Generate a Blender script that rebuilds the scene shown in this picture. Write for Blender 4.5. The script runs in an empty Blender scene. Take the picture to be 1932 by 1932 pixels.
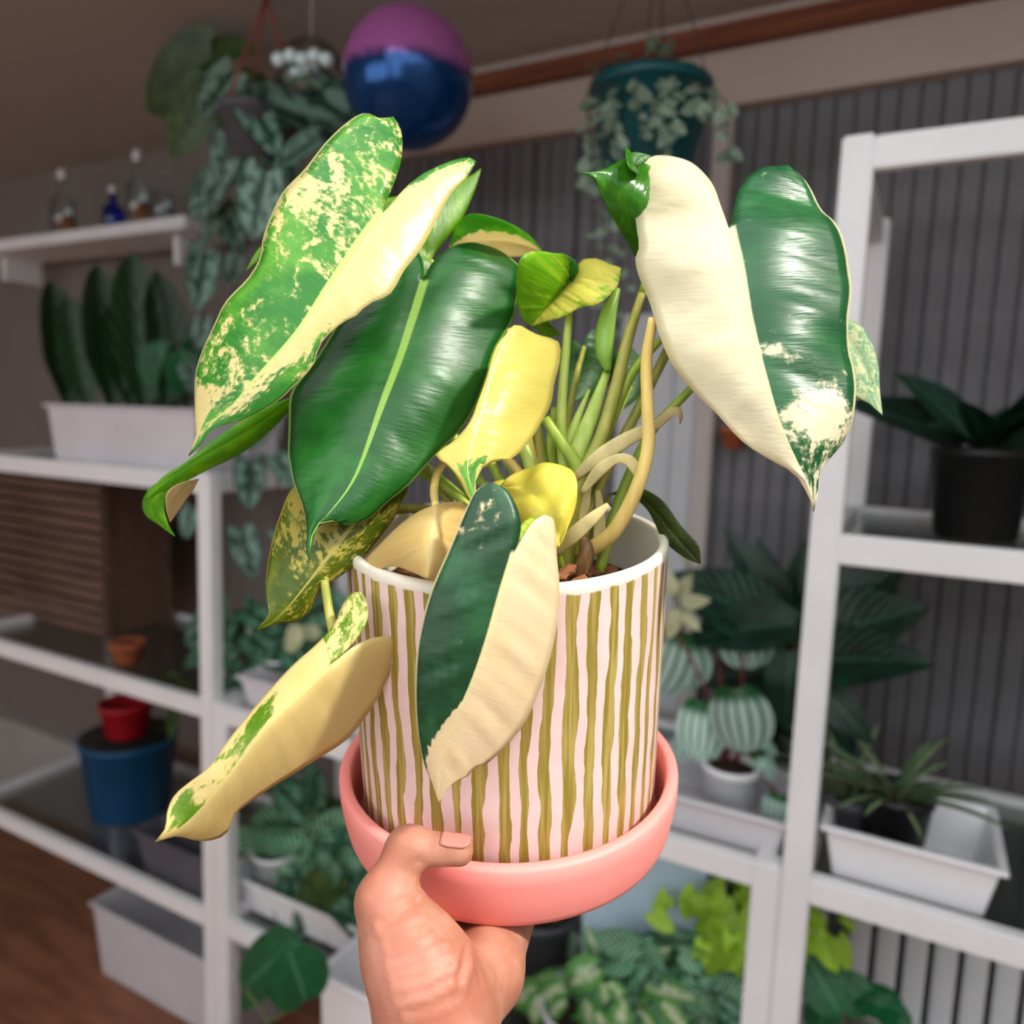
import bpy, bmesh, math, random
import numpy as np
from mathutils import Vector, Matrix

# ------------------------------------------------------------------ camera, light, exposure
scene = bpy.context.scene
COL = scene.collection
F = 1450.0                      # focal length in pixels of the 1932 px frame
YAW, PITCH, ROLL = math.radians(28), math.radians(7), math.radians(2)
EYE = Vector((0, 0, 1.45))
fwd = Vector((-math.sin(YAW) * math.cos(PITCH), math.cos(YAW) * math.cos(PITCH), -math.sin(PITCH)))
r0 = Vector((math.cos(YAW), math.sin(YAW), 0))
u0 = r0.cross(fwd)
RIGHT = r0 * math.cos(ROLL) + u0 * math.sin(ROLL)
UP = u0 * math.cos(ROLL) - r0 * math.sin(ROLL)
cam_d = bpy.data.cameras.new('camera')
cam = bpy.data.objects.new('camera', cam_d)
COL.objects.link(cam)
cam.matrix_world = Matrix(((RIGHT.x, UP.x, -fwd.x, EYE.x), (RIGHT.y, UP.y, -fwd.y, EYE.y), (RIGHT.z, UP.z, -fwd.z, EYE.z), (0, 0, 0, 1)))
cam_d.sensor_width = 36
cam_d.lens = F / 1932 * 36
cam_d.clip_start = 0.01
cam_d.dof.use_dof = True
cam_d.dof.focus_distance = 0.315
cam_d.dof.aperture_fstop = cam_d.lens / 4.4
scene.camera = cam

world = bpy.data.worlds.new('world')
scene.world = world
world.use_nodes = True
world.node_tree.nodes['Background'].inputs[0].default_value = (0.94, 0.975, 1.0, 1)
world.node_tree.nodes['Background'].inputs[1].default_value = 1.8
sun_d = bpy.data.lights.new('sun', 'SUN')
sun = bpy.data.objects.new('sun', sun_d)
COL.objects.link(sun)
sun_d.energy = 3.1
sun_d.angle = math.radians(5)
sun_d.color = (1.0, 0.95, 0.86)
sdir = (RIGHT * 0.72 + Vector((0, 0, 1)) * 0.85 - Vector((fwd.x, fwd.y, 0)).normalized() * 0.38).normalized()   # towards the sun
sun.rotation_euler = sdir.to_track_quat('Z', 'Y').to_euler()
scene.view_settings.view_transform = 'Standard'
scene.view_settings.look = 'None'
scene.view_settings.exposure = 0.42
scene.cycles.max_bounces = 7
scene.cycles.diffuse_bounces = 4
scene.cycles.glossy_bounces = 3
scene.cycles.transmission_bounces = 6
scene.cycles.transparent_max_bounces = 12
scene.cycles.adaptive_threshold = 0.02
scene.cycles.caustics_reflective = False
scene.cycles.caustics_refractive = False
scene.view_settings.gamma = 1.0
scene.view_settings.use_curve_mapping = False

# ------------------------------------------------------------------ helpers
def ray(px, py):
    return RIGHT * ((px - 966) / F) - UP * ((py - 966) / F) + fwd
def C(px, py, d):
    return EYE + ray(px, py) * d
def PY(px, py, y):
    r = ray(px, py)
    return EYE + r * ((y - EYE.y) / r.y)
def PZ(px, py, z):
    r = ray(px, py)
    return EYE + r * ((z - EYE.z) / r.z)
def depth(p):
    return (p - EYE).dot(fwd)
def pxm(px, d):
    return px * d / F

def lin(c):
    def g(v):
        v /= 255.0
        return v / 12.92 if v <= 0.04045 else ((v + 0.055) / 1.055) ** 2.4
    return (g(c[0]), g(c[1]), g(c[2]), 1)

def tag(o, label=None, cat=None, group=None, kind=None):
    if label: o['label'] = label
    if cat: o['category'] = cat
    if group: o['group'] = group
    if kind: o['kind'] = kind
    return o
def link(name, me, mat=None, parent=None, smooth=True):
    o = bpy.data.objects.new(name, me)
    COL.objects.link(o)
    if mat and not me.materials: me.materials.append(mat)
    if parent: o.parent = parent; o.matrix_parent_inverse = parent.matrix_world.inverted()
    if smooth and len(me.polygons):
        me.polygons.foreach_set('use_smooth', [True] * len(me.polygons))
    return o
def empty(name, loc, label=None, cat=None, group=None):
    o = bpy.data.objects.new(name, None)
    COL.objects.link(o)
    o.empty_display_size = 0.02
    o.location = loc
    o.matrix_world = Matrix.Translation(loc)
    return tag(o, label, cat, group)
def mesh(name, vs, fs):
    me = bpy.data.meshes.new(name)
    me.from_pydata([tuple(v) for v in vs], [], fs)
    me.update()
    return me
def box_mesh(name, lo, hi, bev=0.0):
    bm = bmesh.new()
    bmesh.ops.create_cube(bm, size=1)
    lo, hi = Vector(lo), Vector(hi)
    for v in bm.verts:
        v.co = Vector([(lo[i] + hi[i]) / 2 + v.co[i] * (hi[i] - lo[i]) for i in range(3)])
    if bev > 0:
        bmesh.ops.bevel(bm, geom=list(bm.edges), offset=bev, segments=2, affect='EDGES')
    me = bpy.data.meshes.new(name)
    bm.to_mesh(me); bm.free()
    return me
def box(name, lo, hi, mat, parent=None, bev=0.0):
    return link(name, box_mesh(name, lo, hi, bev), mat, parent, smooth=False)
def struct(name, lo, hi, mat, bev=0.0):
    return tag(box(name, lo, hi, mat, None, bev), kind='structure')
def lathe_mesh(name, prof, n=48, M=None):
    vs, fs = [], []
    for r, z in prof:
        for k in range(n):
            a = 2 * math.pi * k / n
            vs.append(Vector((r * math.cos(a), r * math.sin(a), z)))
    m = len(prof)
    for i in range(m - 1):
        for k in range(n):
            k2 = (k + 1) % n
            fs.append((i * n + k, i * n + k2, (i + 1) * n + k2, (i + 1) * n + k))
    if prof[0][0] > 1e-6: fs.append(tuple(range(n))[::-1])
    if prof[-1][0] > 1e-6: fs.append(tuple((m - 1) * n + k for k in range(n)))
    if M: vs = [M @ v for v in vs]
    me = mesh(name, vs, fs)
    return me
def catmull(pts, n):
    """n points evenly spaced along a Catmull-Rom curve through pts"""
    P = np.array([tuple(p) for p in pts], float)
    if len(P) == 1: return np.repeat(P, n, 0)
    Q = np.vstack([2 * P[0] - P[1], P, 2 * P[-1] - P[-2]])
    out = []
    for i in range(len(P) - 1):
        a, b, c, d = Q[i:i + 4]
        for t in np.linspace(0, 1, 16, endpoint=False):
            out.append(0.5 * (2 * b + (c - a) * t + (2 * a - 5 * b + 4 * c - d) * t * t + (3 * b - a - 3 * c + d) * t ** 3))
    out.append(P[-1])
    out = np.array(out)
    s = np.r_[0, np.cumsum(np.linalg.norm(np.diff(out, axis=0), axis=1))]
    if s[-1] < 1e-9: return np.repeat(P[:1], n, 0)
    q = np.linspace(0, s[-1], n)
    return np.stack([np.interp(q, s, out[:, k]) for k in range(out.shape[1])], 1)
def tube_mesh(name, pts, rad, seg=8, n=None, flat=1.0, cap=True):
    """tube through 3D points; rad: one radius or a list of radii; flat squashes it towards the camera axis"""
    pts = [Vector(p) for p in pts]
    n = n or max(6, 6 * (len(pts) - 1))
    R = list(rad) if hasattr(rad, '__len__') else [rad] * len(pts)
    A = catmull([tuple(p) + (r,) for p, r in zip(pts, R)], n)
    vs, fs = [], []
    prev = None
    for i in range(n):
        t = Vector(A[min(i + 1, n - 1), :3]) - Vector(A[max(i - 1, 0), :3])
        t.normalize()
        if prev is None:
            prev = t.cross(fwd)
            if prev.length < 1e-3: prev = t.cross(UP)
        e = (prev - t * prev.dot(t)).normalized()
        g = t.cross(e)
        prev = e
        for k in range(seg):
            a = 2 * math.pi * k / seg
            vs.append(Vector(A[i, :3]) + (e * math.cos(a) + g * math.sin(a) * flat) * A[i, 3])
    for i in range(n - 1):
        for k in range(seg):
            k2 = (k + 1) % seg
            fs.append((i * seg + k, i * seg + k2, (i + 1) * seg + k2, (i + 1) * seg + k))
    if cap:
        fs.append(tuple(range(seg))[::-1])
        fs.append(tuple((n - 1) * seg + k for k in range(seg)))
    return mesh(name, vs, fs)
def tube(name, pts, rad, mat, parent=None, **k):
    return link(name, tube_mesh(name, pts, rad, **k), mat, parent)

# ------------------------------------------------------------------ materials
class NT:
    def __init__(self, name):
        self.m = bpy.data.materials.new(name)
        self.m.use_nodes = True
        self.t = self.m.node_tree
        self.b = self.t.nodes['Principled BSDF']
        self.out = self.t.nodes['Material Output']
    def n(self, kind, **props):
        nd = self.t.nodes.new(kind)
        for k, v in props.items(): setattr(nd, k, v)
        return nd
    def l(self, a, b): self.t.links.new(a, b)
    def put(self, sock, v):
        if hasattr(v, 'is_output'): self.l(v, sock)
        else: sock.default_value = v
    def math(self, op, a, b=0.0, c=0.0, clamp=False):
        nd = self.n('ShaderNodeMath', operation=op, use_clamp=clamp)
        for i, v in enumerate((a, b, c)): self.put(nd.inputs[i], v)
        return nd.outputs[0]
    def ramp(self, v, lo, hi, a=0.0, b=1.0, smooth=True):
        nd = self.n('ShaderNodeMapRange', interpolation_type='SMOOTHSTEP' if smooth else 'LINEAR')
        for i, q in enumerate((v, lo, hi, a, b)): self.put(nd.inputs[i], q)
        return nd.outputs[0]
    def mix(self, f, a, b):
        nd = self.n('ShaderNodeMix', data_type='RGBA')
        self.put(nd.inputs[0], f); self.put(nd.inputs[6], a); self.put(nd.inputs[7], b)
        return nd.outputs[2]
    def attr(self, name):
        return self.n('ShaderNodeAttribute', attribute_name=name).outputs['Fac']
    def vec(self, x, y, z):
        nd = self.n('ShaderNodeCombineXYZ')
        for i, v in enumerate((x, y, z)): self.put(nd.inputs[i], v)
        return nd.outputs[0]
    def noise(self, vec, scale, detail=4.0, rough=0.55, dist=0.0):
        nd = self.n('ShaderNodeTexNoise')
        if vec is not None: self.l(vec, nd.inputs['Vector'])
        nd.inputs['Scale'].default_value = scale
        nd.inputs['Detail'].default_value = detail
        nd.inputs['Roughness'].default_value = rough
        nd.inputs['Distortion'].default_value = dist
        return nd.outputs[0]
    def obj(self): return self.n('ShaderNodeTexCoord').outputs['Object']
    def bump(self, h, strength=0.3, dist=0.001):
        nd = self.n('ShaderNodeBump')
        nd.inputs['Strength'].default_value = strength
        nd.inputs['Distance'].default_value = dist
        self.l(h, nd.inputs['Height'])
        self.l(nd.outputs[0], self.b.inputs['Normal'])
        return nd.outputs[0]
    def base(self, c, rough=0.5, spec=0.5):
        self.put(self.b.inputs['Base Color'], c)
        self.put(self.b.inputs['Roughness'], rough)
        self.b.inputs['Specular IOR Level'].default_value = spec
        return self.m

def plain(name, rgb, rough=0.5, var=0.12, scale=12, spec=0.4, bump=0.0):
    t = NT(name)
    n = t.noise(t.obj(), scale)
    c = lin(rgb)
    d = tuple(x * (1 - var) for x in c[:3]) + (1,)
    t.base(t.mix(t.ramp(n, 0.35, 0.65), d, c), rough, spec)
    if bump: t.bump(t.noise(t.obj(), scale * 8), bump, 0.002)
    return t.m

M_wall = plain('painted_wall', (192, 178, 168), 0.8, 0.06, 3, bump=0.1)
M_wall_shaded = plain('shaded_wall_paint', (128, 118, 112), 0.85, 0.06, 3)  # darker copy of the wall paint, with shade put into its colour
M_ceil = plain('painted_ceiling', (186, 176, 170), 0.85, 0.05, 2)
M_frame = plain('grey_frame', (192, 184, 180), 0.6, 0.05)
M_slat = plain('grey_slat', (118, 118, 122), 0.6, 0.25, 9)
M_door = plain('pale_door', (196, 200, 204), 0.5, 0.05, 5)
def glass_mat(name, col=(0.95, 1, 1, 1), rough=0.03):
    t = NT(name)
    tr = t.n('ShaderNodeBsdfTransparent'); tr.inputs['Color'].default_value = col
    gl = t.n('ShaderNodeBsdfGlossy'); gl.inputs['Roughness'].default_value = rough
    lw = t.n('ShaderNodeLayerWeight'); lw.inputs['Blend'].default_value = 0.25
    mx = t.n('ShaderNodeMixShader')
    t.l(t.math('ADD', t.math('MULTIPLY', lw.outputs['Fresnel'], 0.7), 0.05), mx.inputs[0])
    t.l(tr.outputs[0], mx.inputs[1]); t.l(gl.outputs[0], mx.inputs[2]); t.l(mx.outputs[0], t.out.inputs['Surface'])
    return t.m
M_shelfglass = glass_mat('shelf_glass', (0.88, 0.93, 0.92, 1), 0.12)
M_shelf = plain('white_shelf_metal', (241, 242, 244), 0.4, 0.05, 8)
M_board = plain('grey_board', (176, 174, 172), 0.5, 0.1, 6)
M_plastic = plain('white_plastic', (242, 242, 245), 0.35, 0.05, 6)
M_plastic2 = plain('cloudy_plastic', (222, 220, 226), 0.3, 0.08, 6)
M_dark = plain('black_plastic', (26, 27, 28), 0.4)
M_blue = plain('blue_plastic', (20, 84, 130), 0.35)
M_paleblue = plain('pale_blue_plastic', (196, 222, 240), 0.35, 0.05)
M_red = plain('red_plastic', (178, 26, 40), 0.4)
M_terra = plain('terracotta', (178, 96, 58), 0.8, 0.3, 20)
M_cord_red = plain('red_cord', (158, 74, 62), 0.8)
M_cord = plain('pale_cord', (196, 190, 186), 0.7)
M_wire = plain('dark_wire', (58, 66, 68), 0.5)
M_soil = plain('soil', (62, 44, 32), 0.9, 0.5, 60, bump=0.6)
M_grey = plain('dark_grey_plastic', (92, 92, 100), 0.5, 0.15)

def wood(name, c1, c2, sc=(2, 60, 60), rough=0.55):
    t = NT(name)
    mp = t.n('ShaderNodeMapping')
    t.l(t.obj(), mp.inputs['Vector'])
    mp.inputs['Scale'].default_value = sc
    n = t.noise(mp.outputs[0], 1.5, 6)
    t.base(t.mix(t.ramp(n, 0.3, 0.7), lin(c1), lin(c2)), rough, 0.4)
    t.bump(n, 0.2, 0.002)
    return t.m
M_wood = wood('brown_wood', (92, 44, 24), (140, 78, 48))
M_wood_dark = wood('dark_wood', (92, 68, 58), (122, 94, 80), (3, 50, 50))
M_floor = wood('floor_wood', (120, 76, 52), (156, 104, 76), (3, 14, 3))

def leaf_mat(name, green, cream, green2=None, trans=0.28, rough=0.33, rib=None, speck=1.6, nu=2.2, nv=9.0, seed=0.0, edge=None, mid_tint=None, ridge=0.35):
    t = NT(name)
    u, v, cr = t.attr('u'), t.attr('v'), t.attr('cream')
    au = t.math('ABSOLUTE', u)
    su = t.math('ADD', u, seed * 3.1)
    # variegation streaks follow the lateral veins: fine along the leaf, long across it
    n1 = t.noise(t.vec(t.math('MULTIPLY', su, nu), t.math('MULTIPLY', v, nv), seed), 1.0, 7.0, 0.62, 0.6)
    n2 = t.noise(t.vec(t.math('MULTIPLY', su, nu * 3), t.math('MULTIPLY', v, nv * 3.4), seed + 7), 1.0, 5.0, 0.65)
    nn = t.math('ADD', t.math('MULTIPLY', n1, 0.58), t.math('MULTIPLY', n2, 0.42))
    k = t.math('ADD', cr, t.math('MULTIPLY', t.math('SUBTRACT', nn, 0.5), speck * 1.5))
    mask = t.ramp(k, 0.46, 0.54)
    g = lin(green)
    g2 = lin(green2) if green2 else tuple(min(1, x * 1.5) for x in g[:3]) + (1,)
    ng = t.noise(t.vec(t.math('MULTIPLY', su, 1.5), t.math('MULTIPLY', v, 5), seed + 3), 1.0, 3)
    gc = t.mix(t.ramp(ng, 0.42, 0.7), g, g2)
    halo = t.ramp(k, 0.33, 0.48)                                   # paler green next to the cream
    gc = t.mix(t.math('MULTIPLY', halo, 0.6), gc, t.mix(0.5, g2, lin(cream)))
    c0 = lin(cream)
    c1 = tuple(x * y for x, y in zip(c0[:3], (0.98, 0.94, 0.84))) + (1,)
    cc = t.mix(t.ramp(ng, 0.35, 0.7), c0, c1)
    col = t.mix(mask, gc, cc)
    if edge:
        col = t.mix(t.ramp(au, 0.965, 0.985), col, lin(edge))
    if rib:
        w = t.ramp(v, 0.0, 0.95, 0.06, 0.018, False)
        r = t.ramp(t.math('DIVIDE', au, w), 0.6, 1.0, 1.0, 0.0)
        r = t.math('MULTIPLY', r, t.ramp(v, -0.02, 0.0))
        col = t.mix(r, col, lin(rib))
    t.base(col, rough, 0.5)
    # lateral veins: curved ridges in relief
    lv = t.math('SINE', t.math('MULTIPLY', t.math('SUBTRACT', v, t.math('MULTIPLY', au, 0.10)), 130.0))
    fine = t.noise(t.vec(t.math('MULTIPLY', u, 3), t.math('MULTIPLY', v, 90), seed), 1.0, 3)
    h = t.math('ADD', t.math('MULTIPLY', lv, 0.12), t.math('MULTIPLY', fine, 0.9))
    nb = t.bump(h, ridge, 0.0006)
    tr = t.n('ShaderNodeBsdfTranslucent')
    sat = t.n('ShaderNodeGamma')                # the blade has two faces, so each one takes half the tint
    sat.inputs['Gamma'].default_value = 0.55
    t.l(col, sat.inputs['Color']); t.l(sat.outputs[0], tr.inputs['Color']); t.l(nb, tr.inputs['Normal'])
    mx = t.n('ShaderNodeMixShader')
    mx.inputs[0].default_value = trans
    t.l(t.b.outputs[0], mx.inputs[1]); t.l(tr.outputs[0], mx.inputs[2]); t.l(mx.outputs[0], t.out.inputs['Surface'])
    return t.m

def stem_mat(name, rgb, rgb2, trans=0.15):
    t = NT(name)
    mp = t.n('ShaderNodeMapping'); t.l(t.obj(), mp.inputs['Vector'])
    mp.inputs['Scale'].default_value = (220, 220, 25)
    n = t.noise(mp.outputs[0], 1.0, 3)
    t.base(t.mix(t.ramp(n, 0.35, 0.65), lin(rgb), lin(rgb2)), 0.4, 0.4)
    t.b.inputs['Subsurface Weight'].default_value = trans
    t.b.inputs['Subsurface Radius'].default_value = (0.004, 0.004, 0.002)
    return t.m

# ------------------------------------------------------------------ the setting
YS = C(1545, 1000, 0.95).y          # front plane of the shelving
YW = YS + 0.50                      # the back wall
T = [0.41, 0.86, 1.31, 1.775]       # shelf tiers
ZC = PY(1290, 62, YW).z             # ceiling
XR = PY(1690, 800, YW).x + 1.3
XL = PY(242, 800, YW).x - 1.6
struct('floor', (XL, -2.2, -0.05), (XR, YW + 0.1, 0), M_floor)
struct('ceiling', (XL, 0.42, ZC), (XR, YW + 0.1, ZC + 0.06), M_ceil)
struct('ceiling', (XL, -2.2, ZC), (-0.7, 0.42, ZC + 0.06), M_ceil)          # unseen slab added to block sky light from the left
struct('wall_back', (XL, YW + 0.06, 0), (XR, YW + 0.12, ZC), M_wall_shaded)
struct('wall_left', (XL - 0.06, -2.2, 0), (XL, YW + 0.12, ZC), M_wall)
struct('wall_right', (XR, -2.2, 0), (XR + 0.06, YW + 0.12, ZC), M_wall)
# unseen wall behind the camera, its window openings widened to admit more light
struct('wall_front', (XL, -2.26, 0), (XR, -2.2, 0.9), M_wall)
for i, (a, b) in enumerate(((XL, XL + 0.3), (-0.6, -0.35), (0.7, 0.95), (XR - 0.3, XR))):
    struct('wall_front', (a, -2.26, 0.9), (b, -2.2, ZC), M_wall)
ZH = PY(1260, 219, YW).z            # underside of the header band
XT = PY(690, 250, YW).x
struct('trim_1', (XT, YW - 0.006, ZH), (XR, YW + 0.06, ZC), M_wall)                       # header band
struct('trim_2', (XT, YW - 0.045, ZC - 0.050), (XR, YW - 0.006, ZC - 0.016), M_wood, 0.004)   # brown rail along the ceiling
tag(box('trim_3', (XT, YW - 0.03, ZC - 0.012), (XR, YW - 0.006, ZC), M_wall), kind='structure')
XP = PY(1351, 500, YW).x            # the grey post between the two windows
struct('trim_4', (XP - 0.018, YW - 0.015, 0), (XP + 0.018, YW + 0.06, ZH), M_frame, 0.003)
XD0, XD1 = PY(1165, 800, YW).x, XP - 0.02
ZD = PY(1270, 590, YW).z
dr = struct('door_1', (XD0, YW - 0.004, 0), (XD1, YW + 0.06, ZD), M_door, 0.004)
box('door_panel', (XD0 + 0.03, YW - 0.012, 0.1), (XD1 - 0.045, YW - 0.004, ZD - 0.05), M_door, dr, 0.004)
def slats(name, x0, x1, z0, z1):
    w = struct(name, (x0, YW + 0.045, z0), (x1, YW + 0.06, z1), M_slat)
    rng = random.Random(len(name) + 3)
    sw = 0.034
    me = box_mesh('slat', (0, 0, z0), (sw * 0.9, 0.01, z1), 0.002)
    me.materials.append(M_slat)
    x = x0
    while x < x1 - sw * 0.5:
        s = bpy.data.objects.new('slat', me); COL.objects.link(s)
        s.location = (x, YW + 0.025 + rng.uniform(-0.006, 0.006), 0)
        s.parent = w
        x += sw
    return w
slats('window_1', XT, XD0, 0.3, ZH)
slats('window_2', XP + 0.02, XR - 0.4, 0.3, ZH)
slats('window_3', XD0, XD1, ZD, ZH)

# ------------------------------------------------------------------ shelving
def shelf_unit(name, x0, x1, top, label, boards=(0, 1, 2, 3), back=0.40, wpost=0.036):
    root = empty(name, ((x0 + x1) / 2, YS + back / 2, 0), label, 'shelf')
    z1 = T[top] + 0.015
    for x in (x0, x1 - wpost):
        for y in (YS, YS + back):
            box('post', (x, y, 0), (x + wpost, y + 0.03, z1), M_shelf, root, 0.003)
    for k in boards:
        if k > top: continue
        z = T[k]
        box('rail', (x0 + wpost, YS + 0.002, z - 0.025), (x1 - wpost, YS + 0.022, z + 0.012), M_shelf, root, 0.002)
        if k < 3: box('rail', (x0 + wpost, YS + back + 0.004, z - 0.025), (x1 - wpost, YS + back + 0.026, z + 0.012), M_shelf, root, 0.002)
        for x in (x0 + 0.004, x1 - wpost + 0.004):
            box('side_rail', (x, YS + 0.03, z - 0.025), (x + 0.022, YS + back, z + 0.012), M_shelf, root, 0.002)
        if k < 3: box('glass_board', (x0 + wpost, YS + 0.022, z - 0.006), (x1 - wpost, YS + back + 0.004, z), M_shelfglass, root)
    return root
X2 = PY(1528, 1000, YS).x
X1 = PY(376, 1300, YS).x
shelf_unit('shelf_unit', X2, X2 + 0.85, 3, 'white open shelving unit at the right holding dark-leaved plants')
shelf_unit('shelf_unit', X1 + 0.037, X2 - 0.001, 1, 'low white shelving unit behind the held pot', boards=(0, 1))
shelf_unit('shelf_unit', X1 - 0.9, X1 + 0.036, 2, 'white shelving unit at the left with plastic bins')


# ------------------------------------------------------------------ the held pot and its saucer
def cw(x, y, z):
    return EYE + RIGHT * x + UP * y + fwd * z
def cdir(x, y, z):
    return RIGHT * x + UP * y + fwd * z
AX = cdir(-0.0045, 0.9683, -0.2497).normalized()
E1 = (RIGHT - AX * RIGHT.dot(AX)).normalized()
E2 = AX.cross(E1)
SC = cw(-0.0017, -0.1239, 0.3925)        # centre of the saucer's rim circle
def frame(p):
    return Matrix(((E1.x, E2.x, AX.x, p.x), (E1.y, E2.y, AX.y, p.y), (E1.z, E2.z, AX.z, p.z), (0, 0, 0, 1)))
SR, SH = 0.0848, 0.0325
def saucer_mat():
    t = NT('coral_ceramic')
    o = t.obj()
    v = t.n('ShaderNodeTexVoronoi'); t.l(o, v.inputs['Vector']); v.inputs['Scale'].default_value = 330
    sp = t.ramp(v.outputs['Distance'], 0.06, 0.12, 1, 0)
    pick = t.ramp(t.noise(o, 140, 2), 0.50, 0.60)
    n = t.noise(o, 14)
    c = t.mix(t.ramp(n, 0.3, 0.7), lin((250, 146, 138)), lin((252, 158, 150)))
    t.base(t.mix(t.math('MULTIPLY', t.math('MULTIPLY', sp, pick), 0.6), c, lin((188, 84, 74))), 0.5, 0.35)
    return t.m
prof = [(0, 0), (0.0765, 0), (0.0790, 0.0006), (0.0808, 0.0022), (0.0820, 0.0055), (0.0836, 0.0140), (SR, 0.0240), (SR, SH - 0.0016), (SR - 0.0010, SH - 0.0003), (SR - 0.0022, SH),
        (SR - 0.0042, SH), (SR - 0.0054, SH - 0.0005), (SR - 0.0060, SH - 0.002), (SR - 0.0065, 0.014), (SR - 0.0085, 0.0085), (0.0765, 0.0062), (0, 0.0060)]
saucer = link('plant_saucer', lathe_mesh('plant_saucer', prof, 128), saucer_mat())
saucer.matrix_world = frame(SC - AX * SH)
tag(saucer, 'speckled coral pink saucer held by the hand under the striped pot', 'saucer')

PR, PH = 0.075, 0.1178 + 0.0262
def pot_mat():
    t = NT('striped_glaze')
    o = t.obj()
    sp = t.n('ShaderNodeSeparateXYZ'); t.l(o, sp.inputs[0])
    x, y, z = sp.outputs
    ang = t.math('ARCTAN2', y, x)
    mp = t.n('ShaderNodeMapping'); t.l(o, mp.inputs['Vector']); mp.inputs['Scale'].default_value = (75, 75, 26)
    wob = t.noise(mp.outputs[0], 1.0, 3, 0.5)
    mp2 = t.n('ShaderNodeMapping'); t.l(o, mp2.inputs['Vector']); mp2.inputs['Scale'].default_value = (110, 110, 14)
    wid = t.noise(mp2.outputs[0], 1.0, 3, 0.5)
    p = t.math('ADD', t.math('MULTIPLY', ang, 49 / (2 * math.pi)), t.math('MULTIPLY', t.math('SUBTRACT', wob, 0.5), 0.95))
    fr = t.math('ABSOLUTE', t.math('SUBTRACT', t.math('FRACT', p), 0.5))
    edge = t.math('ADD', 0.255, t.math('MULTIPLY', t.math('SUBTRACT', wid, 0.5), 0.38))
    mask = t.ramp(t.math('SUBTRACT', edge, fr), -0.012, 0.014)
    mp3 = t.n('ShaderNodeMapping'); t.l(o, mp3.inputs['Vector']); mp3.inputs['Scale'].default_value = (420, 420, 16)
    br = t.noise(mp3.outputs[0], 1.0, 4, 0.6)
    olive = t.mix(t.ramp(br, 0.40, 0.66), lin((148, 130, 52)), lin((186, 166, 92)))
    pink = t.mix(t.ramp(t.noise(o, 40), 0.3, 0.7), lin((238, 204, 200)), lin((246, 216, 212)))
    rad = t.math('SQRT', t.math('ADD', t.math('MULTIPLY', x, x), t.math('MULTIPLY', y, y)))
    rim_wob = t.math('MULTIPLY', t.math('SUBTRACT', wid, 0.5), 0.004)
    inner = t.ramp(rad, PR - 0.0035, PR - 0.003, 1, 0)
    top = t.ramp(t.math('ADD', z, rim_wob), PH - 0.0050, PH - 0.0040)
    glaze = t.math('MAXIMUM', inner, top)
    col = t.mix(mask, pink, olive)
    t.base(t.mix(glaze, col, lin((240, 232, 214))), 0.35, 0.5)
    t.bump(t.math('ADD', t.math('MULTIPLY', mask, 0.5), t.math('MULTIPLY', br, 0.35)), 0.25, 0.0006)
    return t.m
prof = [(0, 0), (0.070, 0), (0.0724, 0.0010), (0.0732, 0.0030), (0.0740, 0.05), (PR, PH - 0.004), (PR, PH - 0.0015), (PR - 0.0012, PH - 0.0002), (PR - 0.0026, PH), (PR - 0.0040, PH - 0.0008),
        (PR - 0.0046, PH - 0.003), (0.0696, 0.05), (0.069, 0.008), (0.066, 0.006), (0, 0.006)]
pot = link('flower_pot', lathe_mesh('flower_pot', prof, 160), pot_mat())
PB = SC - AX * 0.0262
pot.matrix_world = frame(PB)
tag(pot, 'cylindrical pot with hand-painted olive and pale pink stripes standing in the saucer', 'flower pot')
def potp(x, y, z):            # a point in the pot's own frame: x right, y away from the camera, z up along the axis
    return PB + E1 * x + E2 * y + AX * z

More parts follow.
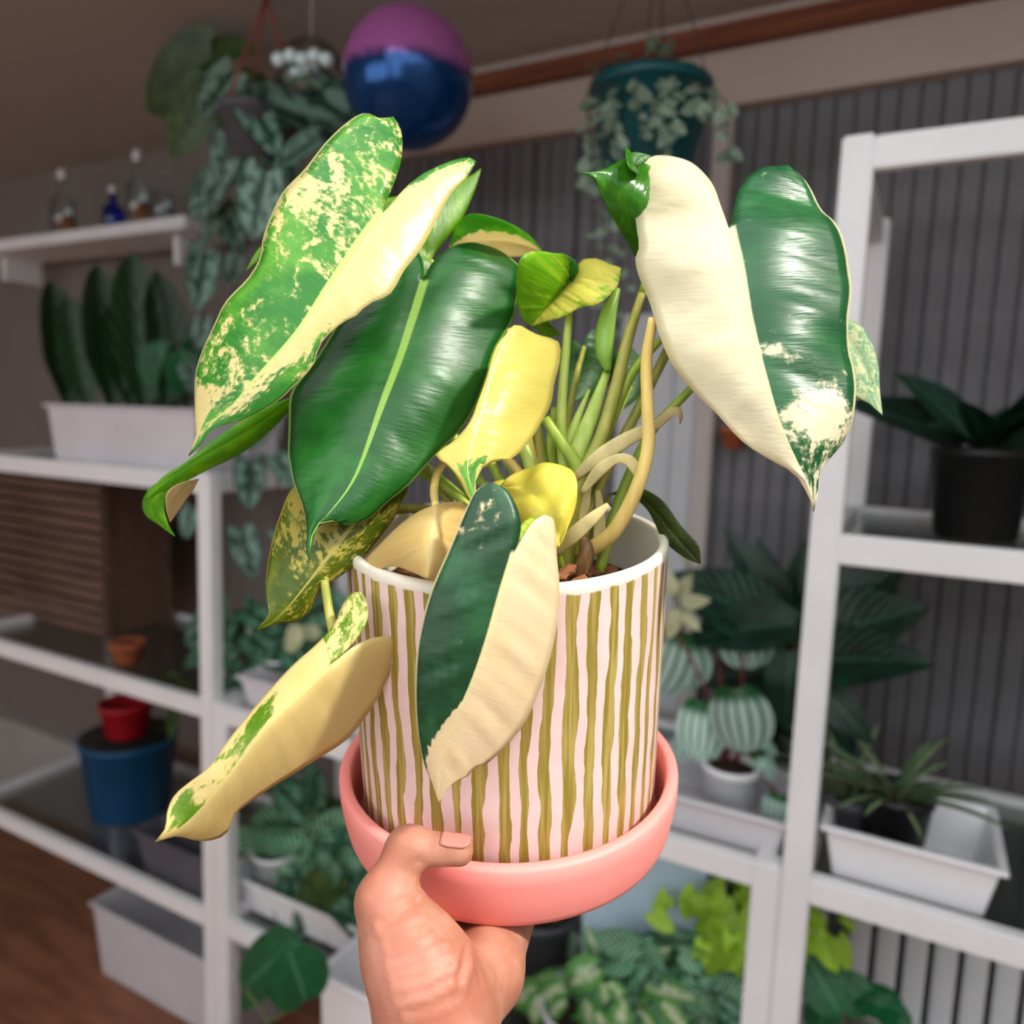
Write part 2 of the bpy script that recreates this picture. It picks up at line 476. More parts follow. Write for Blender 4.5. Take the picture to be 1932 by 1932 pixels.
# ------------------------------------------------------------------ the variegated plant in the pot
plant = empty('potted_plant', PB + AX * 0.115, 'variegated philodendron with cream, yellow and green leaves in the striped pot', 'plant')
NL_, NM_, NA_ = 14, 34, 8
def leaf(mid, lin_, lout, rin, rout, dep, mat, fb=(0.28, 0.28), bulge=0.10, ripple=0.00035, cream=None, thick=0.0005, nrip=22, wave=0.0):
    """A leaf blade. mid: midrib from base to tip; lin_/rin: sinus edge of each lobe from its apex to the base;
    lout/rout: outer edge of each half from the lobe apex to the tip. dep = (base depth, tip depth, bow, fold, tilt)."""
    b, tp = np.array(mid[0][:2], float), np.array(mid[-1][:2], float)
    ax = tp - b; L = np.linalg.norm(ax); ax /= L
    nr = np.array([-ax[1], ax[0]])
    # sign: + on the right half
    sgn = 1.0 if np.dot(np.array(rout[len(rout) // 2][:2]) - b, nr) > 0 else -1.0
    d0, d1, bow, fold, tilt = dep
    def P(q):
        w = np.array(q[:2], float) - b
        t = np.dot(w, ax) / L; s = sgn * np.dot(w, nr) / L
        d = d0 + (d1 - d0) * t + bow * 4 * t * (1 - t) + fold * abs(s) + tilt * s
        if len(q) > 2: d += q[2]
        return C(q[0], q[1], d)
    M3 = catmull([P(q) for q in mid], NM_)
    vs, at, fs, fside = [], [], [], []
    rib = []
    v_of = [j / (NM_ - 1) for j in range(NM_)]
    for j in range(NM_):
        rib.append(len(vs)); vs.append(M3[j]); at.append((0.0, v_of[j], (cream(1, 0, v_of[j]) if cream else 0.0)))
    for side, inn, out, f in ((-1, lin_, lout, fb[0]), (1, rin, rout, fb[1])):
        O = catmull([P(q) for q in out], 400)
        lobe = bool(inn)
        if lobe:
            I = catmull([P(q) for q in inn] + [M3[0]], NL_ + 1)[:-1]
            inner = np.vstack([I, M3])
            fo = np.r_[np.linspace(0, f, NL_, endpoint=False), f + (1 - f) * np.linspace(0, 1, NM_)]
            llen = sum(np.linalg.norm(np.diff(I, axis=0), axis=1)) / max(1e-6, sum(np.linalg.norm(np.diff(M3, axis=0), axis=1)))
            vv = list(np.linspace(-llen, 0, NL_, endpoint=False)) + v_of
        else:
            inner = M3; fo = np.linspace(0, 1, NM_); vv = v_of
        outer = O[np.clip((fo * 399).astype(int), 0, 399)]
        n = len(inner)
        G = np.zeros((n, NA_ + 1, 3))
        S = np.linspace(0, 1, NA_ + 1)
        for i in range(n): G[i] = inner[i] + (outer[i] - inner[i]) * S[:, None]
        du = np.gradient(G, axis=1); dv = np.gradient(G, axis=0)
        N = np.cross(du, dv); N /= np.linalg.norm(N, axis=2, keepdims=True) + 1e-12
        tocam = np.array(EYE) - G
        N *= np.sign((N * tocam).sum(2, keepdims=True) + 1e-9)
        W = np.linalg.norm(outer - inner, axis=1)
        for i in range(n):
            ph = (vv[i] - 0.13 * S) * 2 * math.pi
            rp = ripple * min(1.0, W[i] / 0.022) * (0.7 * np.sin(ph * nrip * 0.5 + side) + 0.5 * np.sin(ph * nrip * 0.31 + 2.1) + 0.25 * np.sin(ph * nrip * 1.1)) + wave * math.sin(vv[i] * 17 + side * 1.3)
            G[i] += N[i] * (0.55 * bulge * W[i] * np.sin(math.pi * S ** 0.8) + rp * np.sin(math.pi * np.minimum(S, 0.97)) + wave * 0.9 * S ** 2 * math.sin(vv[i] * 21 + side))[:, None]
        idx = np.zeros((n, NA_ + 1), int)
        for i in range(n):
            for k in range(NA_ + 1):
                j = i - (n - NM_)
                if k == 0 and j >= 0: idx[i, k] = rib[j]; continue
                idx[i, k] = len(vs); vs.append(G[i, k])
                at.append((side * S[k], vv[i], cream(side, S[k], vv[i]) if cream else 0.0))
        for i in range(n - 1):
            for k in range(NA_):
                q = (idx[i, k], idx[i, k + 1], idx[i + 1, k + 1], idx[i + 1, k])
                fs.append(q if side > 0 else q[::-1]); fside.append(side)
    me = mesh('leaf', vs, fs)
    for k, nm in enumerate(('u', 'v')):
        a = me.attributes.new(nm, 'FLOAT', 'POINT')
        a.data.foreach_set('value', [float(q[k]) for q in at])
    a = me.attributes.new('cream', 'FLOAT', 'CORNER')      # per corner, so the halves can differ right at the midrib
    a.data.foreach_set('value', [float(cream(sd, abs(at[i][0]), at[i][1])) if cream else 0.0 for f, sd in zip(fs, fside) for i in f])
    bm = bmesh.new(); bm.from_mesh(me)
    bmesh.ops.remove_doubles(bm, verts=bm.verts, dist=2e-5)
    bmesh.ops.dissolve_degenerate(bm, edges=bm.edges, dist=1e-6)
    bm.to_mesh(me); bm.free()
    o = link('leaf', me, mat, plant)
    if thick:
        md = o.modifiers.new('thickness', 'SOLIDIFY'); md.thickness = thick; md.offset = 0
    return o
def sm(a, b, x):
    t = min(1, max(0, (x - a) / (b - a))); return t * t * (3 - 2 * t)

CREAM, YEL = (250, 238, 196), (214, 203, 106)
# -- large marbled leaf, upper left
def c1(side, a, v):
    if side < 0:
        k = 0.33 + 0.16 * math.exp(-((v - 0.10) / 0.16) ** 2) * (0.5 + a) - 0.12 * math.exp(-((v - 0.45) / 0.10) ** 2) + 0.10 * math.exp(-((v - 0.70) / 0.07) ** 2)
        if v > 0.72: k += 0.65 * sm(0.76, 0.84, v) * sm(0.20, 0.45, a) * (1 - sm(0.94, 1.0, v))
        return k
    k = 1.0
    if v < 0: k -= 0.80 * sm(0.30, 0.10, a) * sm(-0.05, -0.2, v) + 0.6 * sm(-0.25, -0.4, v)
    k -= 0.50 * sm(0.40, 0.52, v) * sm(0.25, 0.7, a) + 0.38 * sm(0.55, 0.68, v) + 0.25 * sm(0.80, 0.86, v)
    return k
M_l1 = leaf_mat('leaf_marbled', (44, 124, 36), (222, 206, 142), (92, 162, 44), rib=(196, 214, 120), seed=1.0, edge=(222, 216, 140), trans=0.22, speck=1.9, nu=3.4, nv=12)
leaf([(721, 404), (687, 447), (650, 500), (613, 552), (557, 634), (482, 716), (445, 760), (397, 801), (372, 838), (356, 861)],
     [(742, 221), (757, 250), (757, 300), (742, 350), (726, 385)],
     [(742, 221), (715, 224), (690, 214), (660, 228), (616, 268), (575, 320), (538, 358), (519, 391), (497, 447), (493, 481), (471, 522), (426, 570), (404, 615), (382, 663), (369, 708), (368, 760), (369, 797), (371, 822), (356, 861)],
     [(898, 306), (892, 298), (855, 303), (799, 328), (762, 358), (736, 388)],
     [(898, 306), (880, 335), (851, 365), (821, 421), (792, 473), (762, 511), (736, 555), (695, 574), (672, 596), (643, 611), (605, 648), (590, 690), (553, 730), (520, 760), (464, 790), (404, 809), (384, 834), (356, 861)],
     (0.322, 0.300, -0.012, 0.03, -0.02), M_l1, (0.27, 0.24), 0.14, 0.0005, c1)
# -- plain dark green leaf in front of the pot
M_l2 = leaf_mat('leaf_dark_green', (16, 84, 22), (200, 220, 120), (34, 108, 34), rib=(136, 178, 72), seed=2.0, edge=(150, 190, 90), trans=0.14, rough=0.36, ridge=0.38)
leaf([(797, 535), (773, 615), (754, 675), (721, 764), (687, 861), (661, 917), (620, 970), (592, 1000), (583, 1062)],
     [(742, 470), (775, 462), (794, 485), (800, 512)],
     [(742, 470), (690, 540), (625, 635), (575, 705), (550, 745), (545, 800), (543, 850), (548, 880), (556, 915), (570, 950), (578, 990), (580, 1030), (583, 1062)],
     [(888, 458), (862, 462), (835, 478), (813, 500), (803, 520)],
     [(888, 458), (940, 470), (975, 495), (985, 512), (975, 560), (972, 590), (958, 622), (935, 660), (915, 720), (895, 770), (870, 810), (830, 850), (800, 882), (770, 915), (730, 948), (690, 982), (650, 990), (620, 980), (600, 990), (587, 1020), (583, 1062)],
     (0.358, 0.312, -0.008, 0.045, 0.0), M_l2, (0.20, 0.18), 0.16, 0.0006, None, wave=0.0008)
# -- lime underside of a leaf behind the marbled one
M_l3 = leaf_mat('leaf_lime_back', (100, 154, 14), (210, 220, 80), (130, 182, 24), seed=3.0, trans=0.45, rib=(150, 190, 60))
leaf([(812, 492), (760, 440), (700, 430), (620, 440), (540, 455), (463, 512)],
     [(908, 318), (895, 360), (870, 415), (830, 465)], [(908, 318), (880, 335), (800, 360), (700, 380), (600, 400), (500, 458), (463, 512)],
     [(860, 520), (835, 505)], [(860, 520), (800, 530), (700, 520), (600, 500), (500, 480), (463, 512)],
     (0.375, 0.36, -0.005, 0.0, 0.02), M_l3, (0.2, 0.12), 0.08)
# -- green and cream leaf seen past the dark green one
M_l4 = leaf_mat('leaf_green_cream_far', (70, 152, 30), (244, 226, 156), (110, 190, 40), seed=4.0, trans=0.55)
leaf([(850, 470), (900, 455), (960, 455), (1022, 472)],
     [(848, 462)], [(848, 462), (862, 425), (890, 404), (945, 415), (995, 442), (1022, 472)],
     [(870, 480)], [(870, 480), (920, 480), (980, 484), (1022, 472)],
     (0.405, 0.395, 0, -0.05, 0.05), M_l4, (0.1, 0.1), 0.10, cream=lambda s, a, v: 1.0 if s > 0 else 1.0 - 1.0 * sm(0.25 + 0.35 * v, 0.45 + 0.4 * v, a))
# -- lime and yellow leaf at the back, seen from behind
M_l5 = leaf_mat('leaf_lime_yellow', (120, 190, 22), (240, 232, 110), (160, 214, 40), seed=5.0, trans=0.45, rib=(200, 220, 120))
leaf([(1078, 528), (1050, 560), (1022, 590), (1002, 616)],
     [(1058, 482), (1085, 492), (1086, 512)], [(1058, 482), (1020, 474), (990, 480), (977, 505), (975, 560), (984, 600), (1002, 616)],
     [(1172, 506), (1130, 494), (1100, 490), (1086, 510)], [(1172, 506), (1164, 540), (1130, 572), (1095, 580), (1060, 598), (1025, 608), (1002, 616)],
     (0.385, 0.380, 0.0, -0.05, 0.0), M_l5, (0.22, 0.2), 0.14, 0.0004, lambda s, a, v: (0.30 - 0.3 * sm(0, 0.4, v)) if s < 0 else 0.85 - 0.3 * a)
M_l5b = leaf_mat('leaf_deep_green', (24, 110, 40), (160, 200, 90), (50, 140, 50), seed=5.5, trans=0.15, rough=0.2)
leaf([(1080, 532), (1060, 510), (1040, 490), (1020, 478)], [], [(1080, 532), (1050, 528), (1030, 505), (1020, 478)], [], [(1080, 532), (1092, 505), (1070, 482), (1020, 478)],
     (0.380, 0.384, -0.004, -0.02, 0.0), M_l5b, bulge=0.2)
leaf([(1000, 612), (1030, 618), (1060, 632)], [], [(1000, 612), (1030, 607), (1060, 632)], [], [(1000, 612), (1028, 634), (1060, 632)],
     (0.382, 0.39, 0, 0.0, 0.0), M_l3, bulge=0.15)
# -- butter yellow leaf in the middle
M_l6 = leaf_mat('leaf_butter', (70, 140, 40), YEL, (110, 170, 60), rib=(248, 236, 160), seed=6.0, trans=0.35, rough=0.28)
leaf([(960, 622), (930, 690), (908, 770), (890, 840), (882, 885), (893, 930), (908, 962)],
     [], [(960, 622), (935, 660), (915, 720), (890, 790), (855, 832), (822, 860), (845, 878), (868, 905), (885, 940), (908, 962)],
     [], [(960, 622), (975, 614), (1010, 630), (1054, 644), (1055, 680), (1045, 722), (1040, 762), (1018, 802), (988, 846), (958, 866), (922, 866), (904, 890), (896, 920), (908, 962)],
     (0.340, 0.284, -0.004, 0.05, 0.03), M_l6, bulge=0.16, cream=lambda s, a, v: 1.0 - 0.85 * sm(0.72, 0.80, v) * sm(0.75, 0.35, a) * (1 - sm(0.93, 0.97, v)), wave=0.0006)
# -- small glossy yellow leaf
M_l7 = leaf_mat('leaf_glossy_yellow', (150, 170, 40), (236, 224, 92), (200, 210, 80), seed=7.0, trans=0.35, rough=0.16, ridge=0.2)
leaf([(950, 915), (1000, 925), (1040, 965), (1057, 1032)],
     [], [(950, 915), (930, 912), (945, 940), (975, 975), (990, 1030), (1020, 1050), (1057, 1032)],
     [], [(950, 915), (985, 884), (1040, 876), (1075, 884), (1090, 912), (1085, 955), (1070, 1000), (1057, 1032)],
     (0.335, 0.312, -0.006, 0.02, -0.02), M_l7, bulge=0.22, cream=lambda s, a, v: 1.0, wave=0.0012)
# -- pale leaf draped over the pot's rim, seen from below
M_l8 = leaf_mat('leaf_pale_drape', (190, 180, 90), (236, 208, 140), (220, 200, 120), seed=8.0, trans=0.42, rib=(240, 214, 150))
leaf([(822, 953), (818, 1000), (812, 1050), (806, 1092)],
     [], [(822, 953), (790, 966), (755, 990), (722, 1022), (685, 1063), (700, 1078), (740, 1068), (775, 1078), (806, 1092)],
     [], [(822, 953), (850, 948), (880, 950), (890, 985), (880, 1030), (860, 1080), (835, 1098), (806, 1092)],
     (0.305, 0.284, -0.004, 0.045, 0.0), M_l8, bulge=0.10, cream=lambda s, a, v: 1.0)
# -- half dark green, half cream leaf hanging over the front of the pot
def c9(side, a, v):
    if side < 0:
        return 0.02 + 0.30 * math.exp(-((v + 0.12) / 0.14) ** 2) * sm(0.1, 0.5, a) + 0.95 * sm(0.54 + 0.30 * a, 0.58 + 0.30 * a, v)
    return 1.0
M_l9 = leaf_mat('leaf_half_cream', (24, 66, 36), (232, 208, 168), (40, 92, 54), rib=(226, 214, 160), seed=9.0, trans=0.16, rough=0.36, ridge=0.15, edge=(224, 212, 160))
leaf([(968, 1046), (945, 1120), (925, 1190), (905, 1250), (885, 1300), (862, 1350), (840, 1410), (830, 1460), (830, 1520)],
     [(922, 910), (955, 924), (978, 965), (982, 1005)], [(922, 910), (897, 928), (875, 970), (850, 1030), (815, 1110), (795, 1180), (786, 1240), (784, 1320), (790, 1390), (800, 1440), (815, 1475), (830, 1520)],
     [(1028, 972), (1005, 985), (985, 1015)], [(1028, 972), (1045, 985), (1050, 1050), (1055, 1110), (1050, 1180), (1035, 1250), (1010, 1320), (985, 1370), (950, 1412), (910, 1446), (898, 1442), (885, 1462), (860, 1474), (842, 1490), (830, 1520)],
     (0.277, 0.286, -0.006, 0.02, 0.02), M_l9, (0.24, 0.14), 0.10, 0.0007, c9)
# -- folded leaf at the lower left: bright upper half, tan underside of the other half
def c10(side, a, v):
    if side < 0:
        k = 1.0
        if v < -0.02: k = 0.50
        k -= 0.80 * math.exp(-((v - 0.35) / 0.14) ** 2) * sm(0.0, 0.10, a) * (1 - sm(0.65, 0.95, a))
        k -= 0.42 * math.exp(-((v - 0.58) / 0.12) ** 2) + 0.90 * math.exp(-((v - 0.82) / 0.10) ** 2) * (1 - sm(0.7, 0.98, a))
        return k
    return 1.0
M_l10 = leaf_mat('leaf_folded', (96, 140, 20), (234, 214, 144), (130, 168, 50), rib=(240, 226, 150), seed=10.0, trans=0.30, ridge=0.15)
leaf([(613, 1262), (568, 1305), (501, 1372), (426, 1470), (363, 1542), (325, 1570), (293, 1588)],
     [(680, 1117), (694, 1140), (690, 1180), (660, 1220), (632, 1246)], [(680, 1117), (660, 1122), (645, 1145), (628, 1182), (595, 1218), (550, 1258), (500, 1312), (452, 1370), (425, 1405), (395, 1448), (360, 1474), (330, 1500), (316, 1530), (312, 1562), (293, 1588)],
     [(765, 1222), (745, 1204), (710, 1202), (670, 1218), (635, 1245)], [(765, 1222), (764, 1242), (740, 1262), (712, 1318), (682, 1362), (650, 1398), (600, 1430), (560, 1456), (520, 1480), (468, 1515), (442, 1538), (425, 1574), (385, 1586), (342, 1578), (325, 1578), (293, 1588)],
     (0.292, 0.285, -0.006, 0.09, 0.015), M_l10, (0.22, 0.20), 0.10, 0.0003, c10)
# -- rolled green leaf at the far left
M_l11 = leaf_mat('leaf_rolled_green', (92, 168, 8), (236, 214, 160), (130, 196, 20), seed=11.0, trans=0.42, rib=(150, 200, 60))
leaf([(560, 745), (510, 785), (440, 830), (370, 868), (300, 915), (272, 945)],
     [], [(560, 745), (500, 770), (450, 798), (400, 832), (350, 872), (305, 902), (272, 945)],
     [], [(560, 745), (545, 775), (500, 822), (450, 858), (400, 882), (350, 908), (300, 930), (272, 945)],
     (0.372, 0.350, -0.004, 0.03, 0.04), M_l11, bulge=0.22)
leaf([(330, 905), (300, 930), (285, 955), (305, 985), (330, 1012)],
     [], [(330, 905), (290, 915), (270, 945), (275, 972), (300, 990), (330, 1012)], [], [(330, 905), (315, 935), (310, 962), (318, 990), (330, 1012)],
     (0.350, 0.356, 0, 0.0, 0.05), M_l11, bulge=0.12)
leaf([(375, 903), (345, 918), (325, 950), (321, 985)],
     [], [(375, 903), (340, 912), (316, 930), (314, 960), (321, 985)], [], [(375, 903), (365, 922), (342, 955), (321, 985)],
     (0.362, 0.360, 0, 0.0, 0.05), M_l11, bulge=0.05, cream=lambda s, a, v: 1.0)
# -- olive marbled leaf behind the dark green one
M_l12 = leaf_mat('leaf_olive_marbled', (78, 98, 10), (190, 176, 80), (108, 124, 24), rib=(190, 180, 90), seed=12.0, trans=0.35, edge=(196, 170, 86), nu=3.6, nv=11, speck=2.3)
leaf([(720, 920), (660, 1000), (610, 1065), (570, 1115), (535, 1155), (505, 1178), (480, 1190)],
     [], [(720, 920), (640, 905), (560, 915), (528, 975), (510, 1040), (502, 1100), (505, 1140), (507, 1162), (480, 1190)],
     [], [(720, 920), (770, 915), (756, 950), (738, 985), (705, 1028), (675, 1062), (640, 1088), (606, 1110), (586, 1150), (562, 1172), (535, 1174), (510, 1180), (480, 1190)],
     (0.335, 0.322, -0.006, 0.04, 0.0), M_l12, bulge=0.14, cream=lambda s, a, v: 0.36 + 0.15 * math.exp(-((v - 0.45) / 0.12) ** 2) - (0.22 * sm(0.5, 0.7, v) if s < 0 else 0.05))
# -- large half cream, half green leaf at the right
def cr1(side, a, v):
    if side < 0: return 1.0
    k = 0.08 + 0.12 * sm(0.1, 0.5, v) * a
    k += 0.42 * math.exp(-((v - 0.48) / 0.05) ** 2) * sm(0.6, 0.1, a)
    k += 0.40 * math.exp(-((v - 0.66) / 0.09) ** 2) * sm(0.02, 0.3, a) * (1 - sm(0.7, 0.9, a)) + 0.30 * sm(0.55, 0.7, v)
    return k
M_r1 = leaf_mat('leaf_cream_green', (22, 84, 42), (230, 219, 186), (40, 108, 56), rib=(220, 224, 170), seed=13.0, trans=0.18, rough=0.34, ridge=0.32, edge=(232, 226, 180))
leaf([(1376, 434), (1395, 510), (1410, 590), (1430, 670), (1450, 740), (1470, 800), (1500, 865), (1525, 915), (1535, 966)],
     [(1262, 294), (1305, 308), (1342, 345), (1360, 390)], [(1262, 294), (1228, 294), (1202, 312), (1193, 345), (1197, 400), (1203, 440), (1208, 468), (1200, 492), (1206, 522), (1225, 570), (1245, 632), (1270, 690), (1310, 740), (1352, 780), (1400, 832), (1450, 866), (1500, 892), (1522, 930), (1535, 966)],
     [(1486, 311), (1468, 324), (1445, 315), (1415, 330), (1393, 362), (1383, 400)], [(1486, 311), (1502, 320), (1522, 352), (1550, 390), (1582, 440), (1602, 492), (1607, 540), (1598, 600), (1605, 660), (1613, 700), (1610, 762), (1600, 822), (1570, 862), (1546, 888), (1541, 930), (1535, 966)],
     (0.332, 0.305, -0.012, 0.05, 0.0), M_r1, (0.23, 0.22), 0.14, 0.0007, cr1, wave=0.0012)
# -- green leaf behind the cream one
M_r2 = leaf_mat('leaf_bright_green', (50, 116, 20), (160, 190, 60), (70, 140, 28), seed=14.0, trans=0.28, rough=0.18, rib=(60, 130, 30))
leaf([(1240, 400), (1200, 375), (1160, 345), (1128, 330), (1096, 327)],
     [], [(1240, 400), (1240, 330), (1210, 306), (1178, 300), (1145, 318), (1122, 325), (1096, 327)],
     [], [(1240, 400), (1230, 480), (1205, 490), (1182, 455), (1152, 405), (1134, 368), (1124, 336), (1096, 327)],
     (0.36, 0.345, -0.004, 0.03, 0.0), M_r2, bulge=0.16)
leaf([(1205, 330), (1195, 310), (1186, 292), (1180, 277)], [], [(1205, 330), (1188, 318), (1181, 298), (1180, 277)], [], [(1205, 330), (1204, 312), (1194, 292), (1180, 277)],
     (0.352, 0.352, 0, 0.0, 0.05), M_r2, bulge=0.15)
leaf([(1192, 312), (1205, 296), (1228, 294)], [], [(1192, 312), (1194, 288), (1228, 294)], [], [(1192, 312), (1210, 312), (1228, 294)],
     (0.352, 0.352, 0, 0.0, 0.0), M_r2, bulge=0.15)
# -- pale marbled leaf peeping out at the far right
M_r3 = leaf_mat('leaf_pale_marbled', (120, 176, 120), (222, 228, 170), (160, 204, 150), seed=15.0, trans=0.25, rib=(190, 214, 160))
leaf([(1560, 600), (1600, 640), (1635, 700), (1665, 784)], [], [(1560, 600), (1590, 598), (1630, 622), (1655, 680), (1660, 742), (1665, 784)], [], [(1560, 600), (1570, 680), (1605, 740), (1640, 762), (1665, 784)],
     (0.375, 0.36, 0, 0.0, 0.0), M_r3, bulge=0.12, cream=lambda s, a, v: 0.45)
# -- dark leaf hanging over the rim at the right
M_r4 = leaf_mat('leaf_olive_dark', (44, 62, 14), (120, 130, 60), (64, 84, 22), seed=16.0, trans=0.2, rough=0.4)
leaf([(1150, 933), (1195, 930), (1235, 962), (1275, 1010), (1322, 1064)], [], [(1150, 933), (1195, 918), (1245, 940), (1285, 992), (1318, 1030), (1322, 1064)], [], [(1150, 933), (1190, 938), (1222, 962), (1252, 1018), (1292, 1052), (1322, 1064)],
     (0.385, 0.352, -0.006, 0.0, 0.03), M_r4, bulge=0.18)
# -- furled new leaf and small dark leaves behind the stalks
M_r5 = leaf_mat('leaf_furled', (160, 206, 90), (220, 226, 140), (190, 220, 120), seed=17.0, trans=0.35, rough=0.2)
o = tube('furled_leaf', [C(1147, 700, 0.372), C(1140, 660, 0.372), C(1146, 600, 0.374), C(1166, 545, 0.376)], [0.0016, 0.0044, 0.0042, 0.0012], M_r5, plant, seg=14, n=24)
M_r6 = leaf_mat('leaf_back_dark', (44, 92, 34), (90, 140, 70), (62, 118, 40), seed=18.0, trans=0.22)
leaf([(1100, 655), (1120, 690), (1110, 730), (1080, 760)], [(1118, 622), (1105, 635)], [(1118, 622), (1150, 640), (1165, 690), (1135, 740), (1080, 760)], [(1082, 640), (1090, 648)], [(1082, 640), (1072, 690), (1070, 740), (1080, 760)],
     (0.425, 0.42, 0, 0.02, 0.0), M_r6, bulge=0.1)
leaf([(1180, 640), (1195, 690), (1190, 740), (1150, 790)], [], [(1180, 640), (1160, 690), (1155, 740), (1150, 790)], [], [(1180, 640), (1214, 690), (1208, 745), (1150, 790)],
     (0.43, 0.42, 0, 0.02, 0.0), M_r6, bulge=0.1)

# -- stalks
M_st_green = stem_mat('stalk_green', (168, 190, 70), (142, 170, 52))
M_st_lime = stem_mat('stalk_lime', (196, 214, 110), (170, 196, 84))
M_st_cream = stem_mat('stalk_cream', (240, 212, 130), (226, 196, 110))
M_st_olive = stem_mat('stalk_olive', (178, 170, 84), (150, 156, 62))
M_sheath = plain('papery_sheath', (220, 204, 142), 0.6, 0.25, 90)
M_root = stem_mat('brown_root', (146, 112, 70), (92, 64, 38), 0.0)
def stalk(pts, r, mat, flat=1.0, name='stalk', n=None):
    ds = [p[2] for p in pts]
    rr = r if hasattr(r, '__len__') else [r] * len(pts)
    return tube(name, [C(*p) for p in pts], [pxm(q, d) for q, d in zip(rr, ds)], mat, plant, seg=12, flat=flat, n=n)
ORG = lambda px, py, d: (px, py, d)
stalk([(1079, 524, .383), (1070, 640, .374), (1060, 760, .368), (1060, 840, .364), (1072, 960, .362), (1075, 1080, .362)], [5, 8, 9.5, 10, 12, 12], M_st_lime)
stalk([(1212, 552, .372), (1182, 650, .366), (1160, 740, .362), (1132, 830, .358), (1098, 905, .356), (1075, 990, .358), (1070, 1080, .360)], [8, 11, 12, 13, 15, 17, 17], M_st_olive, 0.8)
stalk([(1232, 600, .338), (1220, 680, .340), (1222, 770, .340), (1222, 850, .342), (1198, 930, .344), (1160, 1000, .350), (1118, 1034, .356), (1090, 1045, .360)], [9, 11, 12, 13, 14, 15, 15, 13], M_st_cream)
stalk([(1250, 638, .366), (1195, 700, .366), (1155, 790, .366), (1120, 880, .364), (1085, 990, .362), (1076, 1080, .362)], [6, 9, 10, 11, 13, 13], M_st_green)
stalk([(1330, 705, .362), (1290, 748, .366), (1235, 806, .370), (1195, 880, .374), (1160, 970, .372), (1130, 1080, .368)], [6, 8, 9, 10, 11, 11], M_st_green)
stalk([(1146, 700, .374), (1118, 780, .370), (1088, 860, .366), (1070, 960, .362), (1070, 1080, .362)], [7, 14, 17, 15, 14], M_st_lime, 0.5)
stalk([(1102, 655, .425), (1085, 720, .405), (1072, 800, .385), (1066, 900, .37), (1066, 1080, .366)], [4, 6, 7, 9, 10], M_st_olive)
stalk([(1190, 730, .42), (1150, 810, .40), (1110, 900, .38), (1085, 1010, .37), (1080, 1080, .366)], [5, 7, 8, 10, 10], M_st_green)
stalk([(1028, 790, .360), (1055, 830, .358), (1088, 880, .356), (1090, 960, .358), (1076, 1080, .360)], [9, 11, 12, 12, 12], M_st_green, 0.7)
stalk([(1112, 735, .372), (1085, 800, .370), (1066, 860, .368), (1062, 960, .366)], [3, 8, 10, 10], M_st_lime, 0.6)
stalk([(985, 830, .372), (998, 870, .370), (1015, 930, .368), (1050, 1020, .364), (1062, 1080, .364)], [10, 12, 12, 12, 12], M_st_lime)
stalk([(1010, 800, .378), (1020, 860, .376), (1036, 940, .37), (1064, 1080, .366)], [11, 13, 13, 12], M_st_olive, 0.7)
stalk([(1048, 770, .380), (1040, 840, .378), (1046, 930, .374), (1066, 1080, .368)], [8, 11, 12, 12], M_st_green, 0.7)
stalk([(920, 850, .385), (935, 890, .382), (975, 950, .376), (1030, 1020, .370), (1060, 1080, .366)], [8, 9, 10, 11, 12], M_st_green)
stalk([(948, 858, .378), (975, 885, .374), (1010, 940, .37), (1055, 1060, .364)], [8, 9, 11, 11], M_st_cream)
stalk([(850, 858, .365), (826, 890, .352), (819, 925, .335), (822, 955, .306)], [7, 8, 8, 7], M_st_cream)
stalk([(806, 520, .372), (800, 640, .385), (820, 800, .390), (880, 920, .385), (1000, 1010, .372), (1060, 1080, .366)], [7, 8, 8, 9, 10, 10], M_st_green)
stalk([(721, 410, .326), (760, 520, .368), (800, 700, .395), (900, 900, .392), (1010, 1000, .374), (1062, 1080, .366)], [6, 8, 9, 9, 10, 10], M_st_lime)
stalk([(780, 880, .372), (815, 905, .372), (860, 935, .372), (940, 1000, .370), (1050, 1070, .366)], [7, 8, 8, 9, 10], M_st_green)
stalk([(800, 880, .378), (835, 930, .376), (880, 975, .374), (1050, 1070, .368)], [6, 7, 8, 9], M_st_olive)
stalk([(612, 1095, .325), (620, 1150, .322), (628, 1195, .316), (622, 1240, .305)], [8, 9, 9, 7], M_st_olive)
stalk([(612, 1095, .325), (660, 1010, .355), (760, 960, .378), (900, 985, .378), (1050, 1070, .368)], [8, 9, 9, 9, 10], M_st_olive)
stalk([(560, 746, .373), (640, 780, .392), (760, 850, .40), (900, 960, .388), (1055, 1070, .368)], [6, 8, 9, 9, 10], M_st_green)
stalk([(1376, 434, .334), (1330, 520, .362), (1270, 640, .372), (1200, 780, .374), (1130, 920, .368), (1080, 1075, .364)], [6, 8, 9, 10, 11, 12], M_st_olive)
stalk([(968, 1044, .2785), (985, 1000, .300), (1010, 985, .325), (1040, 1020, .345), (1062, 1080, .358)], [6, 8, 8, 9, 9], M_st_green)
stalk([(1560, 600, .376), (1450, 640, .385), (1330, 705, .362)], [5, 6, 6], M_st_green)
stalk([(1240, 400, .361), (1238, 470, .372), (1212, 552, .372)], [6, 7, 8], M_st_green)
stalk([(850, 470, .406), (880, 600, .420), (960, 800, .400), (1040, 980, .375), (1064, 1080, .366)], [6, 7, 8, 9, 10], M_st_green)
stalk([(812, 492, .376), (850, 640, .405), (940, 840, .395), (1030, 990, .373), (1064, 1080, .366)], [6, 7, 8, 9, 10], M_st_lime)
stalk([(962, 624, .342), (985, 700, .372), (1000, 840, .374), (1040, 980, .370), (1064, 1080, .366)], [6, 7, 8, 9, 10], M_st_cream)
